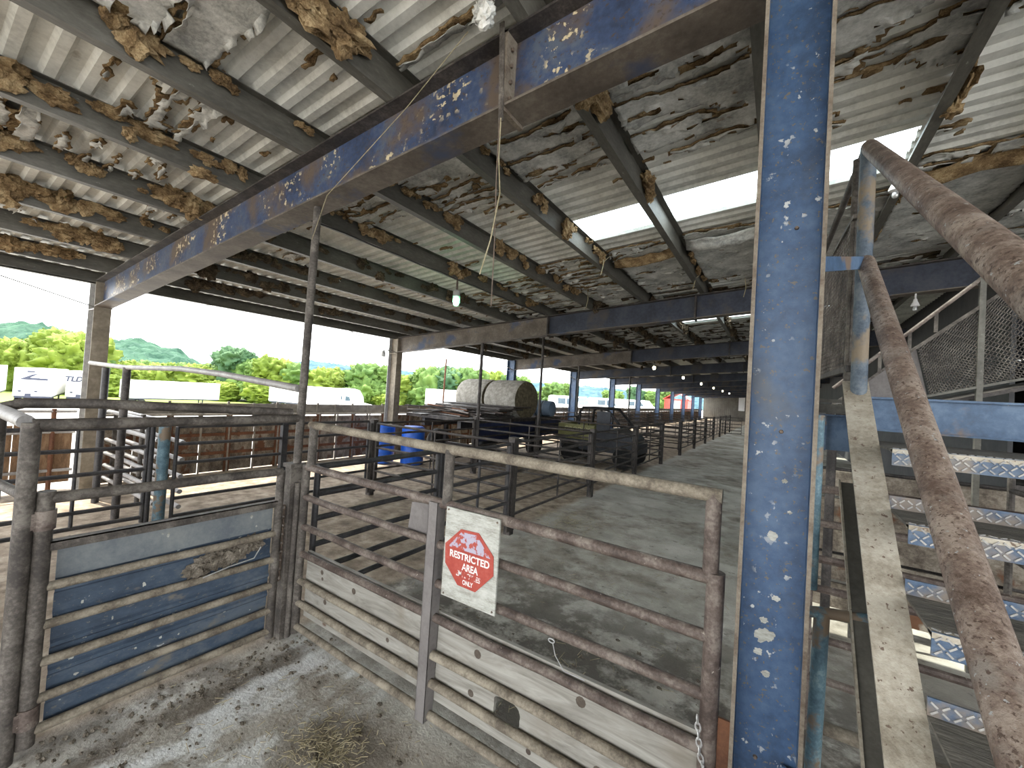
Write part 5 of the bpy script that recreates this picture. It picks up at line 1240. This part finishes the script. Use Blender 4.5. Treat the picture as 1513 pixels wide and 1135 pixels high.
ridge('hill_woodland', [(-860,150,0),(-790,200,3),(-741,233,11.7),(-683,270,18),(-641,297,19.2),(-600,324,26.2),(-575,340,29.1),(-542,362,26.6),(-517,379,24.6),(-492,395,24.4),(-442,428,22.2),(-409,449,28.7),(-375,471,27.2),(-325,504,18.1),(-258,547,18.1),(-167,607,15.1),(-60,650,12)],
      'forest_haze', 300, -6, 6, 6, 'distant wooded ridge on the horizon, its colour tinted blue for haze')
g = MB(); g.add([(-160,-300,-3.95),(-160,260,-3.95),(60,260,-3.0),(60,900,-3.0),(-1200,900,-6),(-1200,-300,-6)], [(0,1,2,3,4,5)]); struct('ground', g, 'forest_canopy')
# ------------------------------------------------------------------ straw and crumbs on the floor
m = MB()
def straws(m, cx, cy, sx, sy, num, l=0.07):
    for q in range(num):
        x, y = random.gauss(cx, sx), random.gauss(cy, sy); a = random.random()*3.14; L = random.uniform(0.3,1.2)*l
        m.bar((x-math.cos(a)*L/2, y-math.sin(a)*L/2, 0.006+random.random()*0.012), (x+math.cos(a)*L/2, y+math.sin(a)*L/2, 0.006+random.random()*0.02), 0.003, 0.0025)
straws(m, -1.98, 1.42, 0.13, 0.09, 420, 0.05); straws(m, -2.0, 1.3, 0.7, 0.35, 160, 0.05)
straws(m, -1.3, 2.6, 0.25, 0.2, 160, 0.08); straws(m, -2.75, 6.1, 0.3, 0.35, 260, 0.1); straws(m, -1.5, 4.6, 0.9, 1.2, 150)
single('straw', m, 'straw', 'loose straw scattered on the floor around the plank gate', 'straw', kind='stuff', smooth=False)
m = MB()
for q in range(700):
    if q % 3 == 0: x, y = random.gauss(-3.0,0.10), random.uniform(0.4,1.9)
    elif q % 3 == 1: x, y = random.uniform(-2.9,-0.3), random.gauss(2.5,0.45)
    else: x, y = random.uniform(-3.0,-0.9), random.uniform(0.7,1.8)
    s = random.choice((0.004,0.005,0.006,0.008,0.013)); m.blob((x,y,s*0.3), (s*1.3,s,s*0.7), q*1.3, 0.6, 2, 1)
single('manure_crumbs', m, 'dried_mud', 'dry crumbs of mud and manure scattered along the gates', 'dirt', kind='stuff', smooth=False)

# ------------------------------------------------------------------ camera and light
F, YAW, PITCH, ROLL = 605.0, R(33.15), R(1.28), R(3.6)
fw = Vector((-math.sin(YAW)*math.cos(PITCH), math.cos(YAW)*math.cos(PITCH), math.sin(PITCH)))
r0 = Vector((math.cos(YAW), math.sin(YAW), 0)); u0 = r0.cross(fw)
rt = r0*math.cos(ROLL)+u0*math.sin(ROLL); up = u0*math.cos(ROLL)-r0*math.sin(ROLL)
cd = bpy.data.cameras.new('camera'); cam = bpy.data.objects.new('camera', cd); COL.objects.link(cam)
M = Matrix.Identity(4)
for i in range(3): M[i][0], M[i][1], M[i][2] = rt[i], up[i], -fw[i]
M.translation = Vector((0,0,2.0)); cam.matrix_world = M
cd.sensor_width = 36; cd.lens = F/1513*36; cd.clip_start = 0.05; cd.clip_end = 3000
SC.camera = cam
w = bpy.data.worlds.new('sky'); SC.world = w; w.use_nodes = True
bg = w.node_tree.nodes['Background']; bg.inputs[0].default_value = (0.94,0.975,1.0,1); bg.inputs[1].default_value = 2.0
sd = bpy.data.lights.new('sun', 'SUN'); sd.energy = 3.6; sd.angle = R(0.6); sd.color = (1.0,0.93,0.80)
so = bpy.data.objects.new('sun', sd); COL.objects.link(so)
so.rotation_euler = Vector((0.43,0.10,-0.9)).to_track_quat('-Z','Y').to_euler()
vs = SC.view_settings; vs.view_transform = 'Standard'; vs.look = 'None'; vs.gamma = 1.0; vs.use_curve_mapping = False; vs.exposure = 1.85
SC.cycles.use_denoising = True; SC.cycles.max_bounces = 10; SC.cycles.diffuse_bounces = 6; SC.cycles.transparent_max_bounces = 16
SC.cycles.sample_clamp_indirect = 8.0
